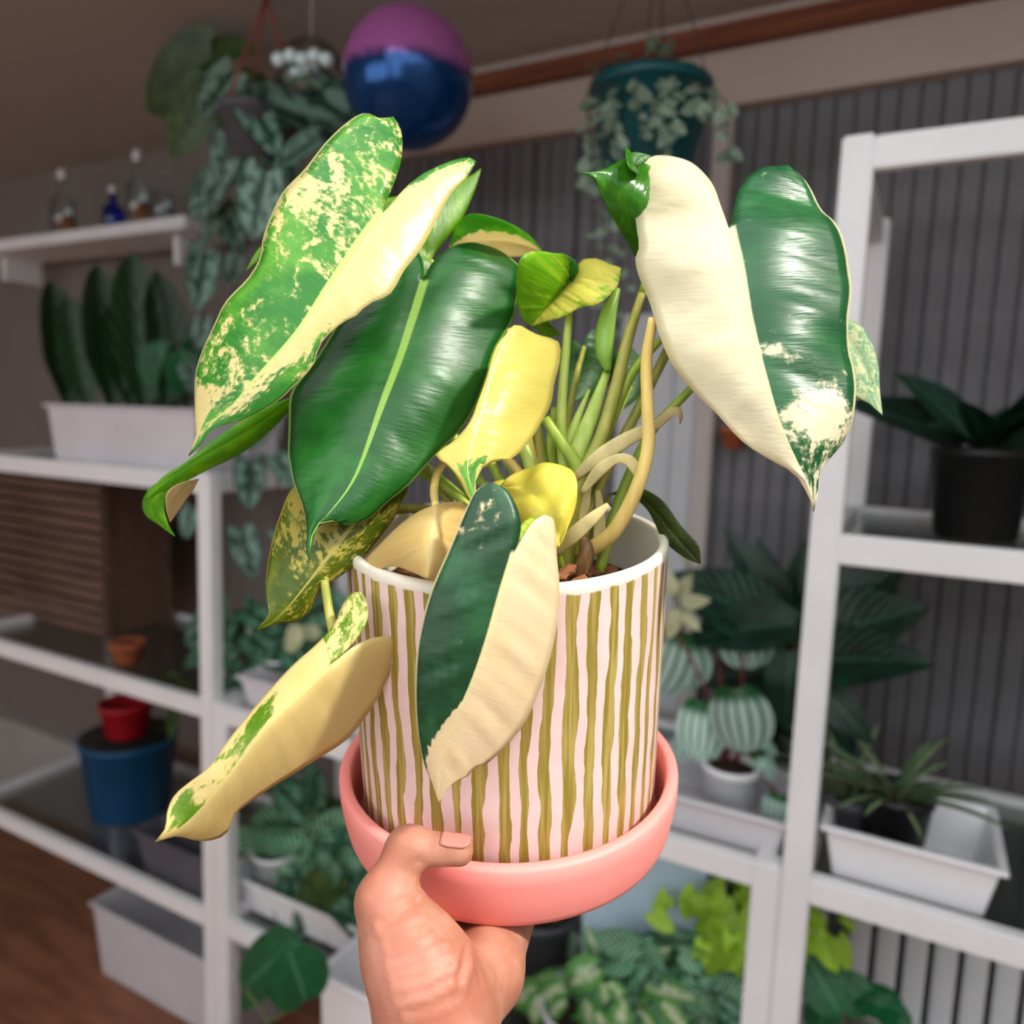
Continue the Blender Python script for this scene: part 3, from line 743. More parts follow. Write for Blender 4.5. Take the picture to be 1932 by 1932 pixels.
stalk([(950, 915, .336), (968, 950, .350), (1015, 1010, .358), (1060, 1080, .362)], [5, 6, 8, 9], M_st_cream)
stalk([(1150, 933, .386), (1122, 990, .378), (1085, 1078, .366)], [5, 7, 9], M_st_olive)
# -- dry papery sheaths
def sheath(pts, r): stalk(pts, r, M_sheath, 0.22, 'papery_sheath', 20)
sheath([(1085, 900, .352), (1130, 862, .350), (1185, 828, .350), (1240, 800, .352), (1268, 776, .352), (1284, 778, .352), (1283, 800, .354)], [7, 14, 14, 9, 9, 9, 2])
sheath([(1098, 930, .350), (1130, 888, .348), (1162, 866, .347), (1185, 868, .347), (1200, 885, .347), (1206, 908, .348)], [5, 12, 9, 11, 11, 3])
sheath([(1050, 1045, .346), (1080, 1012, .342), (1115, 980, .340), (1148, 952, .340)], [4, 14, 12, 5])
sheath([(1128, 925, .362), (1132, 970, .362), (1130, 1040, .362)], [5, 10, 13])
sheath([(1072, 1000, .358), (1095, 960, .356), (1110, 920, .354)], [16, 17, 6])
# -- crown and bark chunks
stalk([(1100, 1012, .352), (1106, 1040, .351), (1098, 1075, .352), (1085, 1110, .356)], [9, 15, 17, 16], M_root, name='crown')
rng = random.Random(4)
soil_bm = lathe_mesh('potting_mix', [(0.0, 0.003), (0.03, 0.0035), (0.055, 0.001), (0.0698, -0.002), (0.0698, -0.02), (0, -0.02)], 48)
so = link('potting_mix', soil_bm, M_soil); so.matrix_world = frame(PB + AX * 0.116)
tag(so, 'dark chunky bark mix filling the striped pot', 'potting mix')
M_bark = wood('bark', (96, 56, 30), (164, 104, 62), (40, 160, 160), 0.8)
for k in range(46):
    bm = bmesh.new()
    bmesh.ops.create_icosphere(bm, subdivisions=1, radius=1)
    for v in bm.verts: v.co *= rng.uniform(0.7, 1.15)
    me = bpy.data.meshes.new('bark_chip'); bm.to_mesh(me); bm.free()
    me.materials.append(M_bark)
    b = bpy.data.objects.new('bark_chip', me); COL.objects.link(b)
    lift = 0.0
    if k < 26: x, y = rng.uniform(0.004, 0.042), rng.uniform(-0.050, 0.0); lift = rng.uniform(0, 0.012)
    else:
        a, rr = rng.uniform(0, 6.28), 0.06 * math.sqrt(rng.random()); x, y = rr * math.cos(a), rr * math.sin(a)
    s = rng.uniform(0.8, 1.3)
    b.matrix_world = frame(PB + AX * (0.1205 + lift + rng.uniform(0, 0.005)) + E1 * x + E2 * y) @ Matrix.Rotation(rng.uniform(0, 6), 4, 'Z') @ Matrix.Rotation(rng.uniform(-0.7, 0.7), 4, 'X') @ Matrix.Diagonal((0.0085 * s, 0.0035 * s, 0.0028 * s, 1))
    mw = b.matrix_world.copy(); b.parent = so; b.matrix_parent_inverse = so.matrix_world.inverted(); b.matrix_world = mw

# ------------------------------------------------------------------ the hand
def K(px, py, d): return np.array(((px - 966) / F * d, -(py - 966) / F * d, d))
def caps(P, a, b, ra, rb):
    ab = b - a; t = np.clip(((P - a) @ ab) / (ab @ ab), 0, 1)
    return np.linalg.norm(P - a - t[..., None] * ab, axis=-1) - (ra + (rb - ra) * t)
def smin(a, b, k):
    h = np.clip(0.5 + 0.5 * (b - a) / k, 0, 1)
    return b + (a - b) * h - k * h * (1 - h)
a_ = np.array((-0.0045, 0.9683, -0.2497)); a_ /= np.linalg.norm(a_)
g_ = np.array((0, 0.25, 0.968)); g_ -= a_ * (g_ @ a_); g_ /= np.linalg.norm(g_)
x_ = np.cross(a_, g_); x_ = x_ if x_[0] > 0 else -x_
cb = np.array((-0.0017, -0.1239, 0.3925)) - a_ * SH       # centre of the saucer's underside
def US(x, y, z): return cb + x_ * x + g_ * y + a_ * z
HAND = []   # (a, b, ra, rb, blend)
IP, TIP, MCP, CMC = K(768, 1600, .304), K(866, 1606, .303), K(726, 1700, .296), K(800, 1845, .288)
HAND += [(K(782, 1598, .304), TIP, .0072, .0058, .003), (IP, K(782, 1598, .304), .0080, .0072, .003), (MCP, IP, .0096, .0078, .004), (MCP, K(762, 1775, .292), .0108, .0150, .006), (K(762, 1775, .292), CMC, .0150, .0185, .008)]
W0, W1 = K(822, 1932, .286), K(812, 2120, .268)
HAND += [(CMC, W0, .0180, .0188, .012), (K(808, 1932, .288), K(796, 2120, .270), .0170, .0190, .010), (K(832, 1932, .288), K(828, 2120, .270), .0166, .0195, .010), (W1, K(800, 2500, .235), .0215, .0260, .012), (K(800, 2500, .235), K(800, 3400, .190), .0260, .0330, .012)]
HYP = K(914, 1838, .316)
HAND += [(K(852, 1915, .294), HYP, .0155, .0140, .012), (HYP, US(.006, -.030, -.0175), .0140, .0120, .010)]
PALM0 = K(862, 1848, .324)
HAND += [(K(840, 1890, .300), PALM0, .0150, .0110, .010), (PALM0, US(-.016, -.028, -.019), .0110, .0110, .010), (K(772, 1800, .306), US(-.036, -.030, -.019), .0100, .0095, .010)]
FING = [(-.040, -.046, .058, .055), (-.021, -.025, .068, .062), (-.003, -.002, .062, .058), (.012, .018, .044, .046)]
for x0, x1, ln, _ in FING:
    r = .0082 if ln > .05 else .0070
    p0, p1, p2, p3 = US(x0, -.030, -.016), US((x0 * 2 + x1) / 3, -.030 + ln * .5, -r - .0045), US((x0 + 2 * x1) / 3, -.030 + ln * .8, -r - .002), US(x1, -.030 + ln * 1.12, -r - .0008)
    HAND += [(p0, p1, r + .002, r + .0006, .006), (p1, p2, r + .0006, r, .003), (p2, p3, r, r - .0012, .003)]
def sdf(P):
    d = None
    for a, b, ra, rb, k in HAND:
        q = caps(P, a, b, ra, rb)
        d = q if d is None else smin(d, q, k)
    return d
def surface_nets(lo, hi, h):
    n = np.ceil((hi - lo) / h).astype(int) + 1
    gx, gy, gz = [lo[i] + h * np.arange(n[i]) for i in range(3)]
    P = np.stack(np.meshgrid(gx, gy, gz, indexing='ij'), -1)
    D = np.concatenate([sdf(P[i:i + 8]) for i in range(0, n[0], 8)], 0)
    S = D < 0
    c = [S[i:n[0] - 1 + i, j:n[1] - 1 + j, k:n[2] - 1 + k] for i in (0, 1) for j in (0, 1) for k in (0, 1)]
    cnt = sum(q.astype(int) for q in c)
    act = (cnt > 0) & (cnt < 8)
    ids = -np.ones(act.shape, int)
    I = np.argwhere(act); ids[act] = np.arange(len(I))
    acc = np.zeros((len(I), 3)); w = np.zeros(len(I))
    offs = [np.array((i, j, k)) for i in (0, 1) for j in (0, 1) for k in (0, 1)]
    for m in range(8):
        for q in range(m + 1, 8):
            if np.abs(offs[m] - offs[q]).sum() != 1: continue
            A, B = I + offs[m], I + offs[q]
            da, db = D[tuple(A.T)], D[tuple(B.T)]
            cr = (da < 0) != (db < 0)
            t = np.where(cr, da / np.where(cr, da - db, 1), 0)
            p = A + (B - A) * t[:, None]
            acc[cr] += p[cr]; w[cr] += 1
    V = lo + h * acc / w[:, None]
    Fs = []
    for ax in range(3):
        o1, o2 = [i for i in range(3) if i != ax]
        sl = [slice(1, n[i] - 1) for i in range(3)]
        sl[ax] = slice(0, n[ax] - 1)
        sh = [slice(1, n[i] - 1) for i in range(3)]; sh[ax] = slice(1, n[ax])
        cr = S[tuple(sl)] != S[tuple(sh)]
        J = np.argwhere(cr)
        base = J.copy()
        for i in range(3):
            if i != ax: base[:, i] += 1
        neg = S[tuple(sl)][cr]
        def cell(d1, d2):
            q = base.copy(); q[:, o1] += d1; q[:, o2] += d2
            return ids[tuple(q.T)]
        quad = np.stack([cell(-1, -1), cell(0, -1), cell(0, 0), cell(-1, 0)], 1)
        flip = neg if ax != 1 else ~neg
        quad[~flip] = quad[~flip][:, ::-1]
        Fs.append(quad)
    return V, np.vstack(Fs)
V, Q = surface_nets(np.array((-.085, -.372, .130)), np.array((.050, -.112, .430)), .0016)
# skin folds, pressed in along lines across the ball of the thumb and the wrist
def on_skin(px, py):
    d = .20; r = K(px, py, 1.0); ln = np.linalg.norm(r)
    for _ in range(60):
        s = float(sdf((r * d)[None])[0])
        if s < 2e-4: break
        d += s / ln
    return r * d
FOLDS = [([(722, 1742), (745, 1728), (770, 1712), (788, 1700)], .0011, .0016), ([(728, 1756), (755, 1738), (785, 1722)], .0006, .0013), ([(735, 1775), (765, 1755), (800, 1738)], .0005, .0013),
         ([(738, 1790), (775, 1772), (815, 1750)], .0005, .0013), ([(742, 1812), (785, 1795), (830, 1768)], .0006, .0014), ([(745, 1835), (790, 1820), (840, 1792)], .0006, .0014), ([(750, 1855), (800, 1842), (845, 1815)], .0006, .0014),
         ([(755, 1880), (805, 1868), (850, 1842)], .0006, .0014), ([(880, 1795), (876, 1820), (866, 1848)], .0014, .0017), ([(890, 1800), (902, 1828), (908, 1852)], .0007, .0016), ([(770, 1908), (830, 1895), (870, 1870)], .0005, .0015),
         ([(790, 1625), (798, 1652), (790, 1672)], .0008, .0016), ([(838, 1585), (842, 1600), (838, 1615)], .0003, .001)]
e_ = 1e-4
NV = np.stack([sdf(V + np.eye(3)[i] * e_) - sdf(V - np.eye(3)[i] * e_) for i in range(3)], 1)
NV /= np.linalg.norm(NV, axis=1, keepdims=True) + 1e-12
for pts, dp, wd in FOLDS:
    line = catmull([on_skin(*p) for p in pts], 30)
    dd = np.sqrt(((V[:, None, :] - line[None]) ** 2).sum(-1)).min(1)
    V = V - NV * (0.9 * dp * (np.exp(-(dd / wd) ** 2) - 0.5 * np.exp(-((dd - 2 * wd) / wd) ** 2)))[:, None]
WV = [cw(*v) for v in V]
def skin_mat():
    t = NT('skin')
    o = t.obj()
    n = t.noise(o, 60, 4)
    c = t.mix(t.ramp(n, 0.35, 0.68), lin((168, 110, 86)), lin((188, 134, 112)))
    blush = t.ramp(t.noise(o, 22, 2), 0.5, 0.68)
    t.base(t.mix(t.math('MULTIPLY', blush, 0.35), c, lin((190, 110, 92))), 0.5, 0.4)
    t.b.inputs['Subsurface Weight'].default_value = 0.25
    t.b.inputs['Subsurface Radius'].default_value = (0.006, 0.0022, 0.0012)
    mp = t.n('ShaderNodeMapping'); t.l(o, mp.inputs['Vector']); mp.inputs['Scale'].default_value = (260, 260, 700)
    t.bump(t.math('ADD', t.noise(mp.outputs[0], 1.0, 3), t.math('MULTIPLY', t.noise(o, 1200, 2), 0.6)), 0.25, 0.0005)
    return t.m
hand = link('person', mesh('person', WV, [tuple(int(i) for i in q) for q in Q]), skin_mat())
bm = bmesh.new(); bm.from_mesh(hand.data); bmesh.ops.recalc_face_normals(bm, faces=bm.faces); bm.to_mesh(hand.data); bm.free()
hand.data.polygons.foreach_set('use_smooth', [True] * len(hand.data.polygons))
tag(hand, 'bare left hand and wrist gripping the coral saucer from below, thumb over its rim', 'person')
# thumbnail, seen nearly edge-on along the top of the thumb's end
t_ = TIP - K(782, 1598, .304); t_ /= np.linalg.norm(t_)
up_ = np.array((0.05, 0.93, -0.30)); up_ -= t_ * (up_ @ t_); up_ /= np.linalg.norm(up_)
sd_ = np.cross(t_, up_)
vs, fs = [], []
for i in range(9):
    for k in range(9):
        s, q = i / 8, (k / 8 - 0.5) * 1.9
        rr = .0066 - .0006 * s
        wdt = 0.85 * math.sqrt(max(0.05, 1 - max(0, (s - 0.7) / 0.34) ** 2)) * (0.85 + 0.15 * min(1, s * 4))
        p = TIP + t_ * (-.0072 + .0118 * s) + up_ * (rr * math.cos(q * wdt * 0.85) + 0.0002) + sd_ * (rr * math.sin(q * wdt * 0.85))
        vs.append(cw(*p))
for i in range(8):
    for k in range(8): fs.append((i * 9 + k, i * 9 + k + 1, i * 9 + k + 10, i * 9 + k + 9))
nm = plain('fingernail', (206, 130, 116), 0.2, 0.05, 40, 0.6)
nl = link('thumbnail', mesh('thumbnail', vs, fs), nm, hand)
md = nl.modifiers.new('thickness', 'SOLIDIFY'); md.thickness = 0.0005; md.offset = 0


# ------------------------------------------------------------------ background plants
def bgleaf_mesh(name, kind, wf=0.4, lobe=0.2, droop=0.1, fold=0.12, mat=None, n=8, na=3, curl=0.0):
    """unit leaf along +Y from its stalk, face up +Z"""
    vs, at, fs = [], [], []
    def half(t):
        if kind == 'heart': return wf * ((t + 0.10) ** 0.45) * ((1 - t) ** 0.72) * 1.45
        if kind == 'round': return wf * 2.0 * math.sqrt(max(0, (t * 0.93 + 0.05) * (1 - t * 0.93 - 0.05) + 0.0)) if t < 1 else 0
        if kind == 'lance': return wf * (math.sin(math.pi * (0.04 + 0.96 * t) ** 0.75) ** 0.85 if t < 1 else 0)
        if kind == 'strap': return wf * min(1, (0.25 + t * 2.2)) * (1 - t ** 5) ** 0.8
        return wf * math.sin(math.pi * t)
    for i in range(n + 1):
        t = i / n
        w = half(t)
        for k in range(-na, na + 1):
            u = k / na
            y = t - lobe * abs(u) ** 1.3 * (1 - t) ** 2.2
            z = -droop * t * t + fold * abs(u) * w * 2 - curl * (u * u) * w
            vs.append((u * w, y, z)); at.append((u, t))
    m = 2 * na + 1
    for i in range(n):
        for k in range(m - 1):
            fs.append((i * m + k, i * m + k + 1, (i + 1) * m + k + 1, (i + 1) * m + k))
    me = mesh(name, vs, fs)
    for k, nm in enumerate(('u', 'v')):
        a = me.attributes.new(nm, 'FLOAT', 'POINT'); a.data.foreach_set('value', [float(q[k]) for q in at])
    me.polygons.foreach_set('use_smooth', [True] * len(me.polygons))
    if mat: me.materials.append(mat)
    return me
def bg_mat(name, c1, c2, pattern='plain', rough=0.38, trans=0.2, rib=None):
    t = NT(name)
    u, v = t.attr('u'), t.attr('v')
    au = t.math('ABSOLUTE', u)
    info = t.n('ShaderNodeObjectInfo').outputs['Random']
    sd = t.math('MULTIPLY', info, 37.0)
    n = t.noise(t.vec(t.math('ADD', u, sd), t.math('MULTIPLY', v, 2.0), sd), 3.0, 4)
    a, b = lin(c1), lin(c2)
    if pattern == 'plain': f = t.ramp(n, 0.35, 0.7)
    elif pattern == 'silver':      # silvery blotches either side of a dark midrib
        f = t.math('MULTIPLY', t.ramp(n, 0.40, 0.52), t.math('MULTIPLY', t.ramp(au, 0.08, 0.25), t.ramp(au, 0.80, 0.97, 1, 0)))
    elif pattern == 'melon':       # pale stripes that run from the stalk to the tip
        q = t.math('ABSOLUTE', t.math('SINE', t.math('MULTIPLY', u, 9.0)))
        f = t.math('MULTIPLY', t.ramp(q, 0.22, 0.55), t.ramp(v, 0.10, 0.30))
    elif pattern == 'centre': f = t.math('MULTIPLY', t.ramp(au, 0.25, 0.6, 1, 0), t.ramp(n, 0.30, 0.5))
    elif pattern == 'edge': f = t.ramp(t.math('ADD', au, t.math('MULTIPLY', n, 0.5)), 0.85, 1.05)
    elif pattern == 'herring':
        w = t.math('SINE', t.math('MULTIPLY', t.math('SUBTRACT', v, t.math('MULTIPLY', au, 0.35)), 42.0))
        f = t.ramp(t.math('ADD', w, t.math('MULTIPLY', n, 1.5)), 0.9, 1.6)
    else: f = t.ramp(n, 0.48, 0.54)
    col = t.mix(f, a, b)
    if rib: col = t.mix(t.ramp(au, 0.03, 0.09, 1, 0), col, lin(rib))
    hs = t.n('ShaderNodeHueSaturation'); t.l(col, hs.inputs['Color'])
    t.l(t.ramp(info, 0, 1, 0.75, 1.25, False), hs.inputs['Value'])
    t.base(hs.outputs[0], rough, 0.5)
    t.bump(t.math('SINE', t.math('MULTIPLY', t.math('SUBTRACT', v, t.math('MULTIPLY', au, 0.3)), 70.0)), 0.25, 0.002)
    tr = t.n('ShaderNodeBsdfTranslucent'); t.l(hs.outputs[0], tr.inputs['Color'])
    mx = t.n('ShaderNodeMixShader'); mx.inputs[0].default_value = trans
    t.l(t.b.outputs[0], mx.inputs[1]); t.l(tr.outputs[0], mx.inputs[2]); t.l(mx.outputs[0], t.out.inputs['Surface'])
    return t.m
RN = random.Random(11)
def put(root, me, base, tip, wid=1.0, face=None, spin=0.0, name='leaf', parent=None):
    base, tip = Vector(base), Vector(tip)
    y = tip - base; L = y.length; y.normalize()
    if face is None: face = (EYE - base).normalized() * 1.0 + Vector((0, 0, 0.45))
    z = (face - y * face.dot(y))
    if z.length < 1e-3: z = Vector((0, 0, 1)) - y * y.z
    z.normalize(); x = y.cross(z)
    M = Matrix(((x.x, y.x, z.x, base.x), (x.y, y.y, z.y, base.y), (x.z, y.z, z.z, base.z), (0, 0, 0, 1)))
    if spin: M = M @ Matrix.Rotation(spin, 4, 'Y')
    o = bpy.data.objects.new(name, me); COL.objects.link(o)
    o.parent = parent or root
    o.matrix_parent_inverse = (parent or root).matrix_world.inverted()
    o.matrix_world = M @ Matrix.Diagonal((L * wid, L, L, 1))
    return o
def leaves_px(root, me, lst, y0, jit=0.02, wid=1.0, stem=None, stem_mat=None, stem_r=0.0018):
    """leaves given by where their stalk end and tip show; each stands at its own distance"""
    for q in lst:
        bx, by, tx, ty = q[:4]
        dy = (q[4] if len(q) > 4 else 0) + RN.uniform(-jit, jit)
        w = q[5] if len(q) > 5 else wid
        b = PY(bx, by, YS + y0 + dy)
        t = PY(tx, ty, YS + y0 + dy - RN.uniform(0.2, 0.6) * pxm(math.hypot(tx - bx, ty - by), 1.2) * 0.5)
        put(root, me, b, t, w * RN.uniform(0.9, 1.1), spin=RN.uniform(-0.35, 0.35))
        if stem is not None:
            s = PY(stem[0] + RN.uniform(-stem[2], stem[2]), stem[1], YS + y0 + 0.03)
            m = (b + s) / 2 + Vector((0, 0.01, 0.02))
            tube('stem', [s, m, b], stem_r, stem_mat, root, seg=5, n=8)
def scatter(root, mes, cx, cy, sx, sy, n, l0, l1, y0, dy, seed, down=0.3, wid=1.0, stem=None, stem_mat=None):
    r = random.Random(seed)
    lst = []
    for k in range(n):
        a, q = r.uniform(0, 6.283), math.sqrt(r.random())
        bx, by = cx + sx * q * math.cos(a) * 0.8, cy + sy * q * math.sin(a) * 0.8
        th = math.atan2(by - cy + down * sy * 1.5, (bx - cx) + 1e-3) + r.uniform(-0.9, 0.9)
        L = r.uniform(l0, l1)
        d = y0 + dy * (by * -1 + cy) / max(sy, 1) + r.uniform(-0.04, 0.04)
        b = PY(bx, by, YS + d)
        t = PY(bx + L * math.cos(th), by + L * math.sin(th), YS + d - r.uniform(0.0, 0.02))
        put(root, r.choice(mes), b, t, wid * r.uniform(0.85, 1.15), spin=r.uniform(-0.6, 0.6),
            face=(EYE - b).normalized() + Vector((r.uniform(-0.4, 0.4), r.uniform(-0.2, 0.2), r.uniform(0.2, 0.9))))
        if stem is not None and k % 2 == 0:
            s = PY(stem[0] + r.uniform(-stem[2], stem[2]), stem[1], YS + y0 + 0.03)
            tube('stem', [s, (b + s) / 2 + Vector((0, 0.01, 0.015)), b], 0.0016, stem_mat, root, seg=5, n=6)
M_bstem = plain('vine_stem', (96, 112, 70), 0.6)
M_bstem_d = plain('dark_vine_stem', (74, 62, 58), 0.6)
M_bstem_r = plain('red_stalk', (122, 40, 36), 0.5)
G_silver = bgleaf_mesh('silver_leaf', 'heart', 0.40, 0.18, 0.18, 0.10, bg_mat('silver_vine_leaf', (28, 68, 54), (128, 166, 150), 'silver'))
G_dkheart = bgleaf_mesh('dark_heart_leaf', 'heart', 0.42, 0.18, 0.15, 0.08, bg_mat('dark_vine_leaf', (58, 84, 44), (92, 122, 62), 'plain', trans=0.35))
G_fern = bgleaf_mesh('green_leaf', 'heart', 0.36, 0.1, 0.2, 0.12, bg_mat('green_silver_leaf', (26, 76, 46), (104, 156, 126), 'silver'))
G_lance = bgleaf_mesh('dark_lance_leaf', 'lance', 0.24, 0.06, 0.25, 0.14, bg_mat('dark_big_leaf', (14, 46, 36), (32, 72, 56), 'plain', 0.35, 0.12, rib=(54, 96, 78)), n=12, na=4)
G_melon = bgleaf_mesh('melon_leaf', 'round', 0.50, 0.06, 0.30, -0.06, bg_mat('melon_striped_leaf', (16, 92, 42), (198, 230, 218), 'melon', 0.25, 0.12), n=12, na=8, curl=0.3)
G_neon = bgleaf_mesh('neon_leaf', 'heart', 0.46, 0.2, 0.2, 0.08, bg_mat('neon_leaf', (158, 208, 44), (188, 228, 78), 'plain', 0.4, 0.35, rib=(204, 234, 110)))
G_varieg = bgleaf_mesh('variegated_leaf', 'lance', 0.26, 0.1, 0.25, 0.12, bg_mat('cream_centre_leaf', (98, 164, 80), (222, 234, 192), 'centre', 0.4, 0.25))
G_herr = bgleaf_mesh('herringbone_leaf', 'lance', 0.28, 0.1, 0.2, 0.12, bg_mat('silver_vein_leaf', (52, 128, 72), (184, 224, 196), 'herring', 0.38, 0.2))
G_small = bgleaf_mesh('small_heart_leaf', 'heart', 0.46, 0.2, 0.1, 0.05, bg_mat('pale_green_heart', (92, 122, 100), (166, 186, 164), 'noise', 0.5), n=5, na=2)
G_blade = bgleaf_mesh('sword_leaf', 'strap', 0.11, 0.0, -0.05, 0.5, bg_mat('sword_leaf', (28, 60, 36), (58, 92, 48), 'herring', 0.45, 0.05, rib=None), n=12)
G_strap = bgleaf_mesh('striped_strap_leaf', 'strap', 0.05, 0.0, 0.25, 0.4, bg_mat('strap_leaf', (78, 112, 74), (170, 180, 140), 'centre', 0.4, 0.2), n=12)
G_round = bgleaf_mesh('waxy_leaf', 'round', 0.44, 0.05, 0.18, 0.06, bg_mat('waxy_green_leaf', (24, 92, 54), (34, 112, 64), 'plain', 0.35, 0.15, rib=(70, 140, 96)), n=12, na=5)
G_cream = bgleaf_mesh('cream_leaf', 'lance', 0.30, 0.08, 0.25, 0.1, bg_mat('cream_leaf', (196, 204, 150), (226, 226, 190), 'noise', 0.4, 0.3))

def planter(name, px, py, z, r0, r1, h, mat, label, cat='pot', y=None, n=32):
    """round tapered pot standing on height z, its middle at pixel column px"""
    p = PY(px, py, y); p.z = z
    prof = [(0, 0), (r0 - 0.002, 0), (r0, 0.002), (r1, h - 0.012), (r1 + 0.003, h - 0.011), (r1 + 0.003, h), (r1 - 0.002, h), (r0 - 0.004, 0.006), (0, 0.006)]
    o = link(name, lathe_mesh(name, prof, n), mat)
    o.location = p
    for q in o.data.polygons: q.use_smooth = len(q.vertices) == 4
    tag(o, label, cat)
    return o
def soil_in(potobj, r, h):
    s = link('soil', lathe_mesh('soil', [(0, h), (r * 0.7, h - 0.001), (r, h - 0.004), (r, h - 0.012), (0, h - 0.012)], 24), M_soil, potobj)
    s.location = (0, 0, 0); s.matrix_parent_inverse = Matrix.Identity(4)
def tray(name, x0, x1, y0, y1, z, h, mat, label, cat='tray', flare=0.012, rim=0.008):
    """open rectangular tray with flared sides and a rolled rim"""
    def rect(e, zz): return [Vector((x0 - e, y0 - e, zz)), Vector((x1 + e, y0 - e, zz)), Vector((x1 + e, y1 + e, zz)), Vector((x0 - e, y1 + e, zz))]
    rings = [rect(-flare, z), rect(0, z + h - 0.008), rect(rim, z + h - 0.007), rect(rim, z + h), rect(-0.003, z + h), rect(-flare - 0.003, z + 0.004)]
    vs = [v for r in rings for v in r]; fs = [(3, 2, 1, 0)]
    for i in range(5):
        for k in range(4): fs.append((i * 4 + k, i * 4 + (k + 1) % 4, (i + 1) * 4 + (k + 1) % 4, (i + 1) * 4 + k))
    fs.append((20, 21, 22, 23))
    o = link(name, mesh(name, vs, fs), mat, None, False)
    bv = o.modifiers.new('bevel', 'BEVEL'); bv.width = 0.004; bv.segments = 2
    tag(o, label, cat)
    return o

# -- two-tone ornament ball
bc = C(770, 150, 1.18); br = pxm(123, 1.18)
def ball_mat():
    t = NT('two_tone_mirror')
    sp = t.n('ShaderNodeSeparateXYZ'); t.l(t.obj(), sp.inputs[0])
    n = t.math('MULTIPLY', t.math('SUBTRACT', t.noise(t.obj(), 60, 3), 0.5), 0.02)
    f = t.ramp(t.math('ADD', sp.outputs[2], n), -br * 0.10, br * 0.12)
    c = t.mix(f, lin((8, 66, 126)), lin((206, 120, 204)))
    t.base(c, 0.16, 0.6)
    t.b.inputs['Metallic'].default_value = 0.55
    t.bump(t.noise(t.obj(), 55, 3), 0.10, 0.01)
    return t.m
bm = bmesh.new(); bmesh.ops.create_uvsphere(bm, u_segments=48, v_segments=32, radius=br)
me = bpy.data.meshes.new('ball'); bm.to_mesh(me); bm.free()
broot = empty('hanging_ball', bc, 'shiny hanging ball, purple above and deep blue below', 'ornament')
bo = link('ball', me, ball_mat(), broot); bo.matrix_parent_inverse = Matrix.Identity(4)
cp = link('cap', lathe_mesh('cap', [(0, -0.004), (0.010, -0.004), (0.010, 0.008), (0.004, 0.010), (0, 0.010)], 20), M_wire, broot)
cp.matrix_parent_inverse = Matrix.Identity(4); cp.location = (0, 0, br)
tube('cord', [bc + Vector((0, 0, br)), Vector((bc.x, bc.y, ZC))], 0.0012, M_cord, broot, seg=6)
# -- clear glass globe on a pale cord
M_glass = glass_mat('clear_glass')
gc = C(588, 142, 1.30); gr = pxm(64, 1.30)
groot = empty('glass_globe', gc, 'clear glass globe hanging between the red cords and the ball', 'ornament')
prof = [(0, -gr)] + [(gr * math.sin(a), -gr * math.cos(a)) for a in [k * math.pi / 20 for k in range(1, 19)]] + [(gr * 0.22, gr * 1.1), (gr * 0.20, gr * 1.1)] + [((gr - 0.002) * math.sin(a), -(gr - 0.002) * math.cos(a)) for a in [k * math.pi / 20 for k in range(18, 0, -1)]] + [(0, -gr + 0.002)]
go = link('globe', lathe_mesh('globe', prof, 40), M_glass, groot); go.matrix_parent_inverse = Matrix.Identity(4)
for k in range(5):
    bm = bmesh.new(); bmesh.ops.create_icosphere(bm, subdivisions=2, radius=gr * 0.21)
    me = bpy.data.meshes.new('glass_bead'); bm.to_mesh(me); bm.free()
    b = link('glass_bead', me, plain('pearl_bead_%d' % k, (214, 238, 240), 0.12, 0.05, spec=0.9), groot)
    b.matrix_parent_inverse = Matrix.Identity(4)
    b.location = cam.matrix_world.to_3x3() @ Vector(((k - 2) * gr * 0.34, -gr * 0.10 + 0.006 * (k % 2), gr * 0.95))
tube('cord', [gc + Vector((0, 0, gr * 1.08)), Vector((gc.x, gc.y, ZC))], 0.0014, M_cord, groot, seg=6)

# -- trailing silver vine in a hanging pot, upper left
hv = C(490, 225, 1.40)
hang_pot = link('hanging_pot', lathe_mesh('hanging_pot', [(0, -0.075), (0.05, -0.075), (0.07, 0.0), (0.074, 0.0), (0.074, 0.012), (0.068, 0.012), (0.048, -0.068), (0, -0.068)], 32), M_grey)
hang_pot.location = hv
hang_pot.matrix_world = Matrix.Translation(hv)
tag(hang_pot, 'dark pot hung on red cords, mostly hidden by silvery vine leaves', 'hanging pot')
apex = C(545, -40, 1.36); apex = Vector((hv.x, hv.y, ZC - 0.02)) + (apex - hv) * 0.25
apex.z = ZC
for k in range(3):
    a = k * 2.094 + 0.6
    tube('cord', [apex, hv + Vector((0.074 * math.cos(a), 0.074 * math.sin(a), 0.008))], 0.0028, M_cord_red, hang_pot, seg=6)
soil_in(hang_pot, 0.066, 0.004)
vine = empty('trailing_vine', hv, 'silver-leaved trailing vine spilling from the red-corded hanging pot', 'plant')
yv = hv.y - YS
leaves_px(vine, G_dkheart, [(400, 112, 258, 205, .02, 1.0), (385, 190, 318, 298, -.02, 1.1), (385, 108, 474, 78, .02, .8), (450, 140, 505, 165, .03), (470, 200, 420, 260, .04)], yv)
